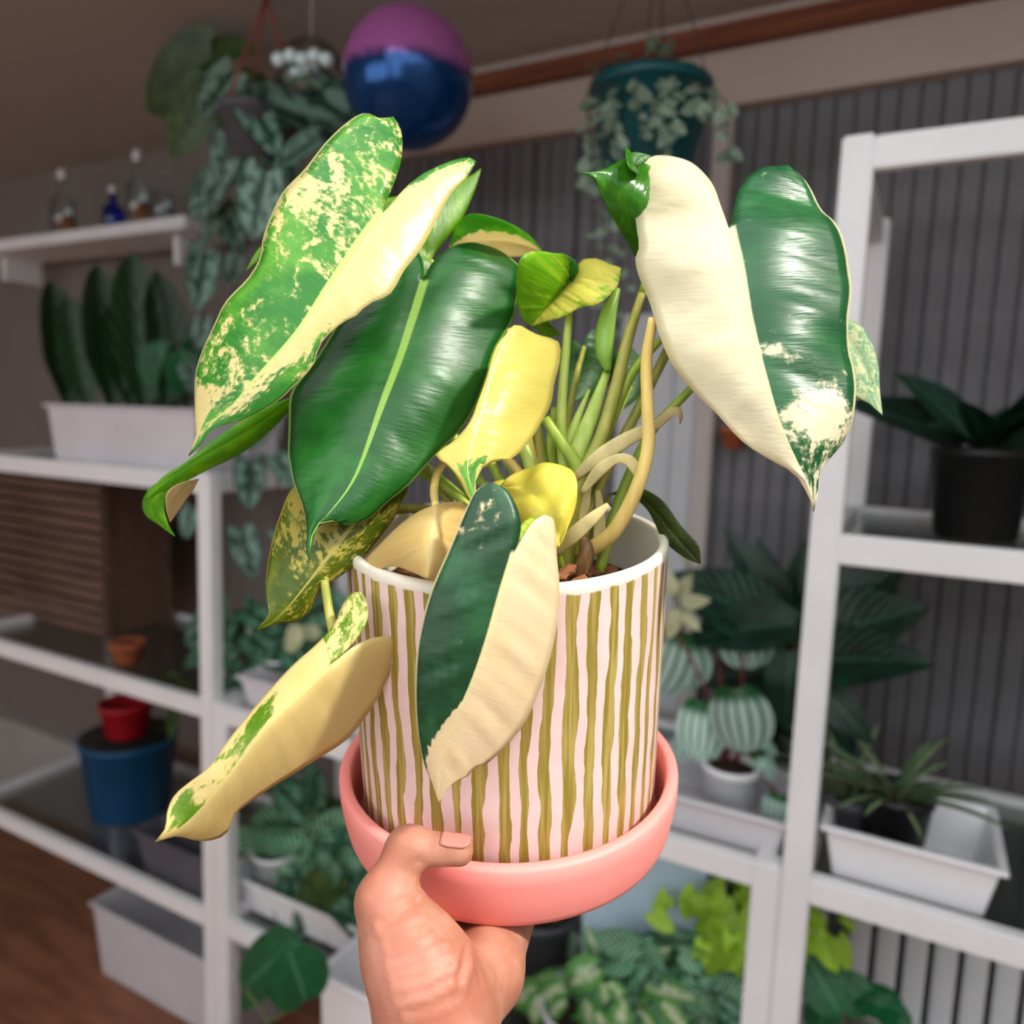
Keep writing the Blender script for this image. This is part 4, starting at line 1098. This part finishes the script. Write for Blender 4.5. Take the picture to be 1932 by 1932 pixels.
leaves_px(vine, G_silver, [(440, 135, 372, 222, -.03), (520, 150, 678, 216, -.04, .85), (470, 180, 517, 276, -.04), (455, 175, 430, 235, 0), (520, 190, 590, 235, -.02), (600, 262, 502, 312, -.04, .9), (610, 250, 680, 300, .03, .9),
      (430, 262, 412, 352, -.04, 1.1), (500, 325, 470, 448, -.06, 1.1), (440, 300, 372, 392, -.02), (540, 290, 560, 350, 0), (410, 372, 342, 398, .0), (420, 395, 452, 470, .02), (385, 478, 374, 584, -.03, .95), (445, 480, 432, 540, .03),
      (540, 210, 500, 265, 0), (420, 210, 375, 250, .02), (570, 200, 640, 262, 0), (395, 330, 350, 360, .03), (465, 250, 525, 300, -.02), (400, 420, 380, 470, .02)], yv, stem=(480, 235, 60), stem_mat=M_bstem)
leaves_px(vine, G_silver, [(470, 868, 472, 960, -.03, 1.15), (455, 1000, 478, 1090, -.04, 1.1), (362, 958, 345, 1018, -.02, 1.1), (520, 860, 560, 920, 0), (520, 1000, 545, 1050, 0), (385, 600, 372, 660, 0), (500, 800, 470, 850, .02), (350, 690, 372, 740, 0)], yv)
for pts in ([(470, 240), (400, 330), (395, 480), (380, 600), (360, 700), (360, 960)], [(490, 240), (470, 420), (440, 560), (470, 760), (475, 880), (468, 1010)], [(520, 240), (540, 420), (520, 620), (525, 860), (522, 1005)]):
    tube('stem', [PY(a, b, hv.y - 0.02) for a, b in pts], 0.002, M_bstem_d, vine, seg=6)

# -- teal hanging basket with small heart-shaped leaves
tc = C(1228, 165, 1.12); tr_ = pxm(112, 1.12); th_ = pxm(205, 1.12)
M_teal = plain('teal_plastic', (10, 84, 88), 0.3, 0.15, 20)
teal = link('hanging_basket', lathe_mesh('hanging_basket', [(0, -th_), (tr_ * 0.68, -th_), (tr_ * 0.70, -th_ + 0.004), (tr_ * 0.96, -0.014), (tr_ * 1.04, -0.014), (tr_ * 1.04, 0.0), (tr_ * 0.95, 0.0), (tr_ * 0.66, -th_ + 0.006), (0, -th_ + 0.006)], 40), M_teal)
teal.matrix_world = Matrix.Translation(tc)
tag(teal, 'teal plastic hanging basket on thin wires below the brown rail', 'hanging basket')
soil_in(teal, tr_ * 0.93, -0.006)
hook = Vector((tc.x, tc.y + 0.0, ZC))
for k in range(4):
    a = k * 1.5708 + 0.5
    tube('wire', [hook, tc + Vector((tr_ * 1.02 * math.cos(a), tr_ * 1.02 * math.sin(a), -0.004))], 0.0012, M_wire, teal, seg=5)
hearts = empty('string_of_hearts', tc, 'trailing plant with small pale heart leaves over the teal basket', 'plant')
rg = random.Random(5)
yt = tc.y
strands = [(1115, 170, 1130, 640), (1135, 165, 1165, 700), (1105, 175, 1112, 360), (1165, 160, 1160, 300), (1200, 150, 1215, 260), (1245, 150, 1250, 300), (1275, 150, 1268, 270), (1320, 158, 1318, 230), (1340, 165, 1345, 215), (1150, 165, 1190, 560), (1125, 170, 1140, 450), (1370, 190, 1378, 300)]
for x0, y0, x1, y1 in strands:
    top = PY(x0, y0 + 2, yt - tr_ * 1.05); bot = PY(x1, y1, yt - tr_ * 1.12)
    tube('stem', [tc + (top - tc) * 0.6 + Vector((0, 0, 0.012)), top, (top + bot) / 2 + Vector((rg.uniform(-.01, .01), -0.004, 0)), bot], 0.0009, M_bstem_d, hearts, seg=5, n=16)
    m = max(4, int((y1 - y0) / (17 if y1 < 380 else 34)))
    for k in range(m):
        f = (k + rg.random()) / m
        p = top.lerp(bot, f)
        s = rg.choice((-1, 1))
        L = rg.uniform(22, 36) * pxm(1, 1.12) * (1 if y1 < 380 else 0.8)
        q = p + RIGHT * (s * L * rg.uniform(0.4, 0.9)) + Vector((0, 0, -L * rg.uniform(0.2, 0.8))) + Vector((0, -L * 0.3, 0))
        put(hearts, G_small, p, q, rg.uniform(0.9, 1.2), spin=rg.uniform(-0.8, 0.8))
for k in range(26):
    a = rg.uniform(0, 6.28); rr = tr_ * rg.uniform(0.5, 1.1)
    p = tc + Vector((rr * math.cos(a), rr * math.sin(a), rg.uniform(0, 0.015)))
    put(hearts, G_small, p, p + Vector((math.cos(a), math.sin(a), rg.uniform(-0.4, 0.7))) * 0.022, 1.1, face=Vector((0, -0.5, 1)))

# ------------------------------------------------------------------ right-hand shelves
Z86 = T[1]
# tray and pot with the melon-striped plant (on the low shelf)
xa, xb = PZ(1150, 1640, Z86).x, X2 - 0.045
tray('plant_tray', PY(1180, 1600, YS + 0.02).x, PY(1478, 1600, YS + 0.02).x, YS + 0.03, YS + 0.20, Z86 + 0.001, 0.062, M_plastic2, 'cloudy white tray holding the melon-striped plant, left of the tall post')
mp_ = planter('plant_pot', 1372, 1560, Z86 + 0.006, 0.034, 0.040, 0.085, M_plastic, 'small white pot of the melon-striped plant', y=YS + 0.115)
soil_in(mp_, 0.037, 0.078)
mel = empty('peperomia_plant', mp_.location + Vector((0, 0, 0.08)), 'plant with round leaves striped like a watermelon, in the small white pot', 'plant')
stem_at = (1372, 1480, 22)
leaves_px(mel, G_melon, [(1285, 1215, 1300, 1310, 0.05, 1.15), (1275, 1190, 1225, 1310, .04, 1.0), (1400, 1185, 1415, 1262, 0.08, 1.3), (1385, 1300, 1398, 1425, -.02, .95), (1325, 1325, 1312, 1440, 0, .85), (1300, 1390, 1262, 1425, .03), (1470, 1500, 1455, 1568, -.02, .95),
      (1430, 1420, 1455, 1475, .03, .8), (1350, 1225, 1330, 1190, .1), (1440, 1390, 1470, 1420, .06, .7)], 0.10, 0.006, stem=stem_at, stem_mat=M_bstem_r)
# tray right of the post
tray('plant_tray', PY(1555, 1580, YS + 0.02).x, PY(1900, 1580, YS + 0.02).x, YS + 0.03, YS + 0.20, Z86 + 0.001, 0.075, M_plastic, 'white tray right of the tall post with strap-leaved plants')
bp = planter('plant_pot', 1690, 1500, Z86 + 0.006, 0.036, 0.046, 0.105, M_dark, 'black pot standing in the white tray right of the post', y=YS + 0.11)
soil_in(bp, 0.042, 0.095)
strap = empty('strap_plant', bp.location + Vector((0, 0, 0.095)), 'plant with narrow striped arching leaves in the black pot', 'plant')
for k in range(26):
    a = RN.uniform(0, 6.28)
    d = Vector((math.cos(a), math.sin(a) * 0.7, RN.uniform(0.1, 1.0)))
    b = bp.location + Vector((math.cos(a) * 0.012, math.sin(a) * 0.012, 0.094))
    put(strap, G_strap, b, b + d.normalized() * RN.uniform(0.07, 0.16), 1.0, face=Vector((0, 0, 1)))
wp = planter('plant_pot', 1600, 1520, Z86 + 0.006, 0.030, 0.036, 0.08, M_grey, 'grey pot beside the tall post at the right', y=YS + 0.12)
soil_in(wp, 0.033, 0.07)
stp2 = empty('strap_plant', wp.location + Vector((0, 0, 0.07)), 'dull green wispy plant in the grey pot by the post', 'plant')
for k in range(18):
    a = RN.uniform(0, 6.28)
    d = Vector((math.cos(a), math.sin(a) * 0.7, RN.uniform(0.4, 1.4)))
    b = wp.location + Vector((math.cos(a) * 0.01, math.sin(a) * 0.01, 0.069))
    put(stp2, G_strap, b, b + d.normalized() * RN.uniform(0.06, 0.12), 0.8, face=Vector((0, 0, 1)))
# big dark-leaved plant behind the post
dp = planter('plant_pot', 1480, 1500, Z86 + 0.001, 0.06, 0.075, 0.14, M_dark, 'large black pot in the shade behind the melon-striped plant', y=YS + 0.30)
soil_in(dp, 0.068, 0.125)
dark = empty('dark_leaf_plant', dp.location + Vector((0, 0, 0.13)), 'big plant with long dark green leaves behind the tall post', 'plant')
leaves_px(dark, G_lance, [(1470, 1190, 1262, 1060, -.02, 1.35), (1480, 1180, 1385, 1000, .05, .8), (1480, 1170, 1440, 1020, .08, .7), (1500, 1180, 1290, 1180, -.06, 1.3), (1500, 1200, 1520, 1030, .08, 1.0), (1510, 1200, 1690, 1050, .05, 1.1), (1500, 1220, 1720, 1130, 0, 1.3), (1510, 1250, 1740, 1220, -.04, 1.2),
      (1490, 1230, 1480, 1400, -.05, 1.1), (1520, 1270, 1650, 1400, -.06, 1.1), (1470, 1240, 1420, 1120, .06, 1.2), (1480, 1260, 1300, 1280, .08, 1.0), (1540, 1300, 1610, 1430, -.04, 1.2), (1500, 1170, 1600, 1000, .1, .9), (1470, 1300, 1330, 1360, .1, 1.0), (1290, 1440, 1285, 1560, .04, 1.0)], 0.24, 0.01, stem=(1480, 1480, 30), stem_mat=M_bstem, stem_r=0.003)
cf = empty('cream_leaf_plant', PY(1290, 1180, YS + 0.30), 'small plant with cream and yellow leaves beside the pot rim at the right', 'plant')
leaves_px(cf, G_cream, [(1290, 1140, 1335, 1130, 0), (1285, 1160, 1322, 1185, 0), (1280, 1130, 1300, 1085, 0), (1275, 1150, 1262, 1210, 0), (1270, 1120, 1250, 1070, 0), (1300, 1060, 1290, 1020, 0)], 0.12, 0.01, stem=(1275, 1250, 8), stem_mat=M_bstem)
# lower right: neon vine, variegated and silver-veined plants on the lowest shelf
Z41 = T[0]
pb = tray('pale_blue_tub', PY(1090, 1690, YS + 0.16).x, PY(1335, 1690, YS + 0.16).x, YS + 0.16, YS + 0.36, Z41 + 0.001, 0.40, M_paleblue, 'pale blue tub behind the bright lime plant', 'tub')
def shelf_pot(px, y, r, h, mat, label):
    o = planter('plant_pot', px, 1900, Z41 + 0.001, r * 0.8, r, h, mat, label, y=y)
    soil_in(o, r * 0.9, h - 0.01)
    return o
np_ = shelf_pot(1420, YS + 0.09, 0.07, 0.16, M_plastic2, 'pot of the bright lime heart-leaved plant on the lowest shelf')
neon = empty('lime_vine', np_.location + Vector((0, 0, 0.15)), 'bright lime plant with heart-shaped leaves on the lowest shelf', 'plant')
leaves_px(neon, G_neon, [(1370, 1690, 1340, 1725, 0), (1400, 1680, 1450, 1720, 0, 1.1), (1340, 1700, 1360, 1660, .02), (1390, 1720, 1330, 1765, -.02), (1430, 1720, 1410, 1790, -.03, 1.1), (1440, 1690, 1400, 1740, 0), (1455, 1740, 1440, 1810, -.03), (1470, 1700, 1500, 1740, .02), (1380, 1760, 1360, 1820, -.03),
      (1440, 1660, 1465, 1700, .02), (1260, 1690, 1235, 1725, .02), (1290, 1700, 1300, 1740, .0), (1230, 1720, 1270, 1760, -.02), (1310, 1680, 1280, 1715, .02), (1350, 1730, 1390, 1770, 0), (1480, 1780, 1455, 1840, -.03), (1410, 1800, 1440, 1850, -.03), (1540, 1690, 1590, 1710, .02, .9), (1540, 1760, 1580, 1840, -.02, .9), (1580, 1770, 1605, 1835, -.03), (1530, 1720, 1560, 1760, 0), (1330, 1780, 1310, 1830, -.02), (1590, 1730, 1615, 1760, .02)], 0.10, 0.012, stem=(1430, 1890, 40), stem_mat=M_bstem)
scatter(neon, [G_neon], 1420, 1745, 110, 80, 50, 55, 85, 0.11, 0.02, 21, 0.4)
hp = shelf_pot(1255, YS + 0.10, 0.08, 0.13, M_plastic, 'white pot of the silver-veined plant on the lowest shelf')
herr = empty('silver_vein_plant', hp.location + Vector((0, 0, 0.12)), 'bushy plant with silver-veined green leaves below the saucer', 'plant')
scatter(herr, [G_herr, G_herr, G_fern], 1270, 1845, 180, 100, 85, 60, 100, 0.09, 0.05, 22, 0.5, 1.1, stem=(1270, 1930, 60), stem_mat=M_bstem)
vp = shelf_pot(1110, YS + 0.06, 0.075, 0.11, M_plastic2, 'cloudy pot of the cream-centred plant right of the wrist')
var = empty('cream_centre_plant', vp.location + Vector((0, 0, 0.1)), 'low plant with pale cream-centred leaves right of the wrist', 'plant')
scatter(var, [G_varieg], 1140, 1880, 150, 90, 60, 60, 95, 0.06, 0.06, 23, 0.5, 1.1, stem=(1110, 1990, 60), stem_mat=M_bstem)
sp2 = shelf_pot(1010, YS + 0.20, 0.07, 0.14, M_grey, 'grey pot of the tiny-leaved plant behind the wrist')
tiny = empty('tiny_leaf_plant', sp2.location + Vector((0, 0, 0.13)), 'dull green plant with tiny leaves just right of the wrist', 'plant')
scatter(tiny, [G_small], 1020, 1830, 90, 110, 90, 24, 42, 0.20, 0.03, 24, 0.3, 1.2, stem=(1010, 1950, 40), stem_mat=M_bstem_d)
bl = shelf_pot(1600, YS + 0.14, 0.06, 0.12, M_plastic, 'white pot of the broad-leaved plant low at the right')
brd = empty('broad_leaf_plant', bl.location + Vector((0, 0, 0.11)), 'plant with broad mid-green leaves right of the double post', 'plant')
leaves_px(brd, G_round, [(1520, 1800, 1590, 1915, 0, 1.0), (1590, 1840, 1640, 1920, .02), (1620, 1880, 1700, 1900, .0), (1560, 1880, 1540, 1960, 0), (1650, 1890, 1720, 1940, 0)], 0.10, 0.01, stem=(1600, 1930, 20), stem_mat=M_bstem)
rad = empty('white_radiator', (PY(1700, 1800, YS + 0.42).x, YW - 0.06, 0), 'white ribbed panel standing low against the wall at the right', 'radiator')
x = PY(1600, 1800, YW - 0.06).x
for k in range(12):
    box('rib', (x + k * 0.045, YW - 0.075, 0.06), (x + k * 0.045 + 0.034, YW - 0.035, 0.62), M_plastic, rad, 0.006)
box('header', (x - 0.01, YW - 0.068, 0.58), (x + 12 * 0.045, YW - 0.042, 0.61), M_plastic, rad, 0.004)
box('header', (x - 0.01, YW - 0.068, 0.08), (x + 12 * 0.045, YW - 0.042, 0.11), M_plastic, rad, 0.004)
# small terracotta piece hung on the wall, peeping out below the big cream leaf
tp = PY(1392, 826, YW)
hk = link('wall_planter', lathe_mesh('wall_planter', [(0, -0.02), (0.018, -0.02), (0.026, 0.010), (0.029, 0.010), (0.029, 0.020), (0.024, 0.020), (0.017, -0.014), (0, -0.014)], 24), M_terra)
hk.location = tp + Vector((0, -0.031, 0)); tag(hk, 'tiny terracotta wall pot just below the cream half of the right leaf', 'wall pot')

# ------------------------------------------------------------------ left-hand shelves
# wall shelf with glass bottles
zs = PY(300, 432, YW - 0.10).z
xs1 = PY(362, 432, YW - 0.16).x
ws = empty('wall_shelf', (xs1 - 0.5, YW - 0.08, zs), 'white wall shelf carrying glass bottles at the upper left', 'shelf')
box('plank', (xs1 - 1.1, YW - 0.18, zs - 0.03), (xs1, YW - 0.006, zs), M_shelf, ws, 0.003)
for x in (xs1 - 0.9, xs1 - 0.12): box('bracket', (x, YW - 0.12, zs - 0.10), (x + 0.02, YW - 0.006, zs - 0.03), M_shelf, ws, 0.002)
M_amber, M_bglass = glass_mat('amber_liquid', (1.0, 0.62, 0.35, 1), 0.1), glass_mat('blue_glass', (0.25, 0.45, 1.0, 1), 0.1)
def bottle(px, h, r, label, mats):
    p = PY(px, 420, YW - 0.10); p.z = zs + 0.0005
    root = empty('glass_bottle', p, label, 'bottle')
    pr = [(0, 0), (r, 0), (r, h * 0.62), (r * 0.35, h * 0.76), (r * 0.32, h), (r * 0.26, h), (r * 0.28, h * 0.77), (r - 0.002, h * 0.61), (r - 0.002, 0.003), (0, 0.003)]
    a = link('glass', lathe_mesh('glass', pr, 28), mats[0], root); a.matrix_parent_inverse = Matrix.Identity(4)
    b = link('liquid', lathe_mesh('liquid', [(0, 0.004), (r - 0.003, 0.004), (r - 0.003, h * 0.4), (0, h * 0.4)], 24), mats[1], root); b.matrix_parent_inverse = Matrix.Identity(4)
    c = link('stopper', lathe_mesh('stopper', [(0, h * 0.98), (r * 0.3, h * 0.98), (r * 0.42, h * 1.05), (r * 0.36, h * 1.14), (0, h * 1.18)], 20), mats[2], root); c.matrix_parent_inverse = Matrix.Identity(4)
bottle(262, 0.18, 0.030, 'clear glass bottle with amber liquid, nearest the vine on the wall shelf', (M_glass, M_amber, M_plastic))
bottle(308, 0.13, 0.026, 'short clear bottle between the amber bottle and the vine', (M_glass, M_glass, M_glass))
bottle(215, 0.11, 0.028, 'blue glass bottle left of the amber one on the wall shelf', (M_bglass, M_bglass, M_plastic))
bottle(120, 0.17, 0.032, 'tall clear bottle at the far left of the wall shelf', (M_glass, M_amber, M_plastic))
# white bin with sword-leaved plant on the upper tier
Z131 = T[2]
xl1 = X1 - 0.005
xb0 = PY(90, 800, YS + 0.03).x
bin_ = tray('storage_bin', xb0, PY(366, 800, YS + 0.03).x, YS + 0.03, YS + 0.27, Z131 + 0.001, 0.135, M_plastic2, 'cloudy white plastic bin under the sword-shaped leaves, upper left', 'bin', 0.01)
sword = empty('sword_plant', Vector((PY(290, 740, YS + 0.15).x, YS + 0.15, Z131 + 0.01)), 'dark upright sword-leaved plant growing in the cloudy white bin', 'plant')
for bx, tx, ty, dy in ((275, 250, 478, 0), (330, 292, 512, .03), (250, 215, 560, .05), (350, 372, 690, -.02), (310, 330, 640, -.05), (215, 180, 500, .02), (170, 130, 560, 0), (300, 268, 600, .06), (130, 90, 530, 0)):
    b = PY(bx, 770, YS + 0.14 + dy); t = PY(tx, ty, YS + 0.14 + dy)
    put(sword, G_blade, b, t, 1.5, spin=RN.uniform(-0.4, 0.4))
leaves_px(sword, G_round, [(320, 740, 300, 640, -.06, 1.1), (350, 740, 345, 660, -.05, 1.0), (360, 700, 372, 640, .02)], 0.14)
# slatted brown blind hung behind the left unit
bx0, bx1 = PY(60, 1000, YS + 0.38).x, PY(322, 1000, YS + 0.38).x
zt, zb = PY(280, 900, YS + 0.38).z, PY(280, 1216, YS + 0.38).z
bld = empty('slatted_crate', ((bx0 + bx1) / 2, YS + 0.30, Z86), 'dark brown slatted wooden crate on the middle tier at the left', 'crate')
k = 0; z = Z86 + 0.001
while z < zt - 0.02:
    box('slat', (bx0, YS + 0.18, z), (bx1, YS + 0.192, z + 0.022), M_wood_dark, bld, 0.002); z += 0.030
for x in (bx0, bx1 - 0.02):
    box('upright', (x, YS + 0.192, Z86 + 0.001), (x + 0.02, YS + 0.21, zt), M_wood_dark, bld, 0.002)
    box('side_panel', (x, YS + 0.21, Z86 + 0.001), (x + 0.012, YS + 0.37, zt), M_wood_dark, bld, 0.002)
box('back_panel', (bx0, YS + 0.37, Z86 + 0.001), (bx1, YS + 0.38, zt), M_wood_dark, bld, 0.002)
tpz = planter('plant_pot', 240, 1225, Z86 + 0.001, 0.028, 0.036, 0.05, M_terra, 'small terracotta pot in front of the slatted crate', y=YS + 0.09)
soil_in(tpz, 0.032, 0.045)
# tray with leafy plant right of the left post, on the low unit
x0, x1 = PY(368, 1330, YS + 0.02).x, PY(700, 1330, YS + 0.02).x
tray('plant_tray', max(x0, X1 + 0.08), x1, YS + 0.03, YS + 0.22, Z86 + 0.001, 0.07, M_plastic2, 'white tray of leafy plants at the left edge of the low shelving')
for px, lb in ((420, 'white cup-shaped pot at the left end of the leafy tray'), (520, 'white pot hidden under leaves in the leafy tray'), (610, 'white pot nearest the striped pot in the leafy tray')):
    o = planter('plant_pot', px, 1300, Z86 + 0.006, 0.034, 0.042, 0.078, M_plastic, lb, y=YS + 0.125); soil_in(o, 0.038, 0.07)
lf = empty('leafy_plant', PY(500, 1290, YS + 0.125), 'dark green leafy plant in the tray behind the cream folded leaf', 'plant')
leaves_px(lf, G_fern, [(430, 1150, 345, 1180, 0, 1.1), (430, 1160, 420, 1225, -.02, 1.2), (460, 1150, 520, 1185, 0), (470, 1200, 540, 1260, -.02, 1.1), (420, 1200, 350, 1230, 0), (500, 1190, 600, 1210, .02), (440, 1220, 400, 1275, -.03), (500, 1230, 480, 1290, -.04, 1.1), (540, 1230, 590, 1280, -.02), (480, 1160, 460, 1120, .02), (520, 1150, 590, 1130, .04), (400, 1230, 330, 1255, -.02, .7), (560, 1180, 640, 1190, .03), (450, 1250, 430, 1290, -.03), (580, 1230, 650, 1270, 0), (620, 1120, 660, 1180, .03)], 0.12, 0.01, stem=(500, 1290, 70), stem_mat=M_bstem)
scatter(lf, [G_fern, G_silver], 500, 1210, 140, 70, 26, 55, 85, 0.15, 0.05, 31, 0.3, 1.0)
leaves_px(lf, G_cream, [(570, 1195, 525, 1222, -.05, 1.3), (600, 1200, 560, 1180, -.02)], 0.12, 0.0)
leaves_px(lf, G_dkheart, [(330, 1280, 300, 1275, -.02, .8), (350, 1290, 325, 1320, -.04, .8), (330, 1330, 322, 1400, -.06, .6)], 0.10, 0.0)
# red and blue things on the lowest tier, left
bk = planter('bucket', 248, 1560, Z41 + 0.001, 0.095, 0.115, 0.20, M_blue, 'dark blue bucket on the lowest tier at the left edge', 'bucket', y=YS + 0.20)
rd = planter('plant_pot', 240, 1400, Z41 + 0.2015, 0.05, 0.062, 0.085, M_red, 'red pot standing on the dark blue bucket', y=YS + 0.20)
ld = link('lid', lathe_mesh('lid', [(0, 0.1965), (0.113, 0.1965), (0.113, 0.2003), (0, 0.2003)], 32), M_dark, bk); ld.matrix_parent_inverse = Matrix.Identity(4)
# grey box below on the lowest tier + clear bins on the floor
tray('storage_bin', PY(250, 1640, YS + 0.02).x, PY(372, 1640, YS + 0.02).x, YS + 0.03, YS + 0.10, Z41 + 0.001, 0.10, M_grey, 'low dark grey bin in front of the blue bucket', 'bin')
M_clear = glass_mat('clear_plastic', (0.92, 0.93, 0.97, 1), 0.25)
tray('storage_bin', PY(262, 1900, YS + 0.22).x, PY(520, 1900, YS + 0.22).x, YS + 0.10, YS + 0.38, 0.001, 0.20, M_plastic2, 'frosted plastic bin on the floor at the lower left', 'bin')
# low unit, lowest tier: trays, silver-green plants, the two waxy leaves
tray('plant_tray', PY(425, 1760, YS + 0.05).x, PY(690, 1760, YS + 0.05).x, YS + 0.05, YS + 0.21, Z41 + 0.001, 0.075, M_plastic, 'white tray below the silver-green plants, behind the waxy leaves')
tray('white_tub', PY(650, 1880, YS - 0.10).x, PY(900, 1880, YS - 0.10).x, YS - 0.16, YS - 0.05, 0.001, PY(700, 1835, YS - 0.12).z, M_plastic, 'tall white tub on the floor beside the wrist', 'tub')
for px, lb in ((520, 'white pot left of the bushy silver-green plant'), (640, 'white pot of the bushy silver-green plant')):
    o = planter('plant_pot', px, 1760, Z41 + 0.006, 0.04, 0.05, 0.10, M_plastic, lb, y=YS + 0.13); soil_in(o, 0.045, 0.09)
bush = empty('bushy_plant', PY(620, 1700, YS + 0.13), 'bushy silver-green plant left of the hand', 'plant')
leaves_px(bush, G_herr, [(600, 1640, 560, 1700, 0, 1.1), (650, 1600, 700, 1660, 0), (560, 1640, 500, 1600, 0), (600, 1590, 640, 1530, .02), (590, 1560, 560, 1510, .02), (640, 1560, 690, 1530, 0), (620, 1700, 540, 1770, -.03, 1.2), (660, 1680, 690, 1740, -.02), (560, 1600, 470, 1570, 0), (530, 1660, 480, 1710, -.02), (640, 1640, 600, 1690, -.03)], 0.12, 0.01, 1.0, stem=(620, 1730, 50), stem_mat=M_bstem)
scatter(bush, [G_fern, G_herr, G_silver], 600, 1630, 135, 130, 90, 60, 105, 0.13, 0.06, 41, 0.3, 1.0, stem=(620, 1730, 50), stem_mat=M_bstem)
leaves_px(bush, G_dkheart, [(620, 1660, 570, 1770, -.05, 1.1), (640, 1690, 610, 1770, -.05, .8)], 0.12, 0.0)
scatter(bush, [G_dkheart], 600, 1560, 70, 60, 10, 50, 70, 0.16, 0.02, 42)
wx = planter('plant_pot', 505, 1990, 0.001, 0.035, 0.042, 0.06, M_terra, 'small pot of the two-leaved waxy cutting', y=YS - 0.24); soil_in(wx, 0.038, 0.055)
wax = empty('waxy_cutting', wx.location + Vector((0, 0, 0.05)), 'cutting with two big waxy green leaves at the bottom left', 'plant')
leaves_px(wax, G_round, [(458, 1868, 535, 1778, 0.05, .62), (577, 1888, 548, 1800, -.04, 1.15)], -0.24, 0.0)
for pts in ([(462, 1866), (470, 1885), (505, 1925), (505, 2100), (500, 2600)], [(572, 1882), (545, 1905), (507, 1928)]):
    tube('stem', [PY(a, b, YS - 0.24) for a, b in pts], 0.0025, M_bstem, wax, seg=6)
# grey backing panels along the wall below the windows
struct('baseboard_back', (XL, YW - 0.004, 0), (XD0, YW + 0.06, 0.30), M_board)
# extra foliage at the outer ends of the shelves
rt = planter('plant_pot', 1850, 900, Z131 + 0.001, 0.05, 0.06, 0.12, M_dark, 'black pot on the upper tier at the far right', y=YS + 0.2); soil_in(rt, 0.054, 0.11)
rtp = empty('dark_leaf_plant', rt.location + Vector((0, 0, 0.11)), 'small dark-leaved plant on the upper tier at the far right', 'plant')
for k in range(14):
    a = RN.uniform(0, 6.28); d = Vector((math.cos(a), math.sin(a), RN.uniform(0.3, 1.3))).normalized()
    b = rt.location + Vector((0, 0, 0.108))
    put(rtp, G_lance, b + d * 0.03, b + d * RN.uniform(0.12, 0.2), 1.1, face=Vector((0, -0.6, 1)))
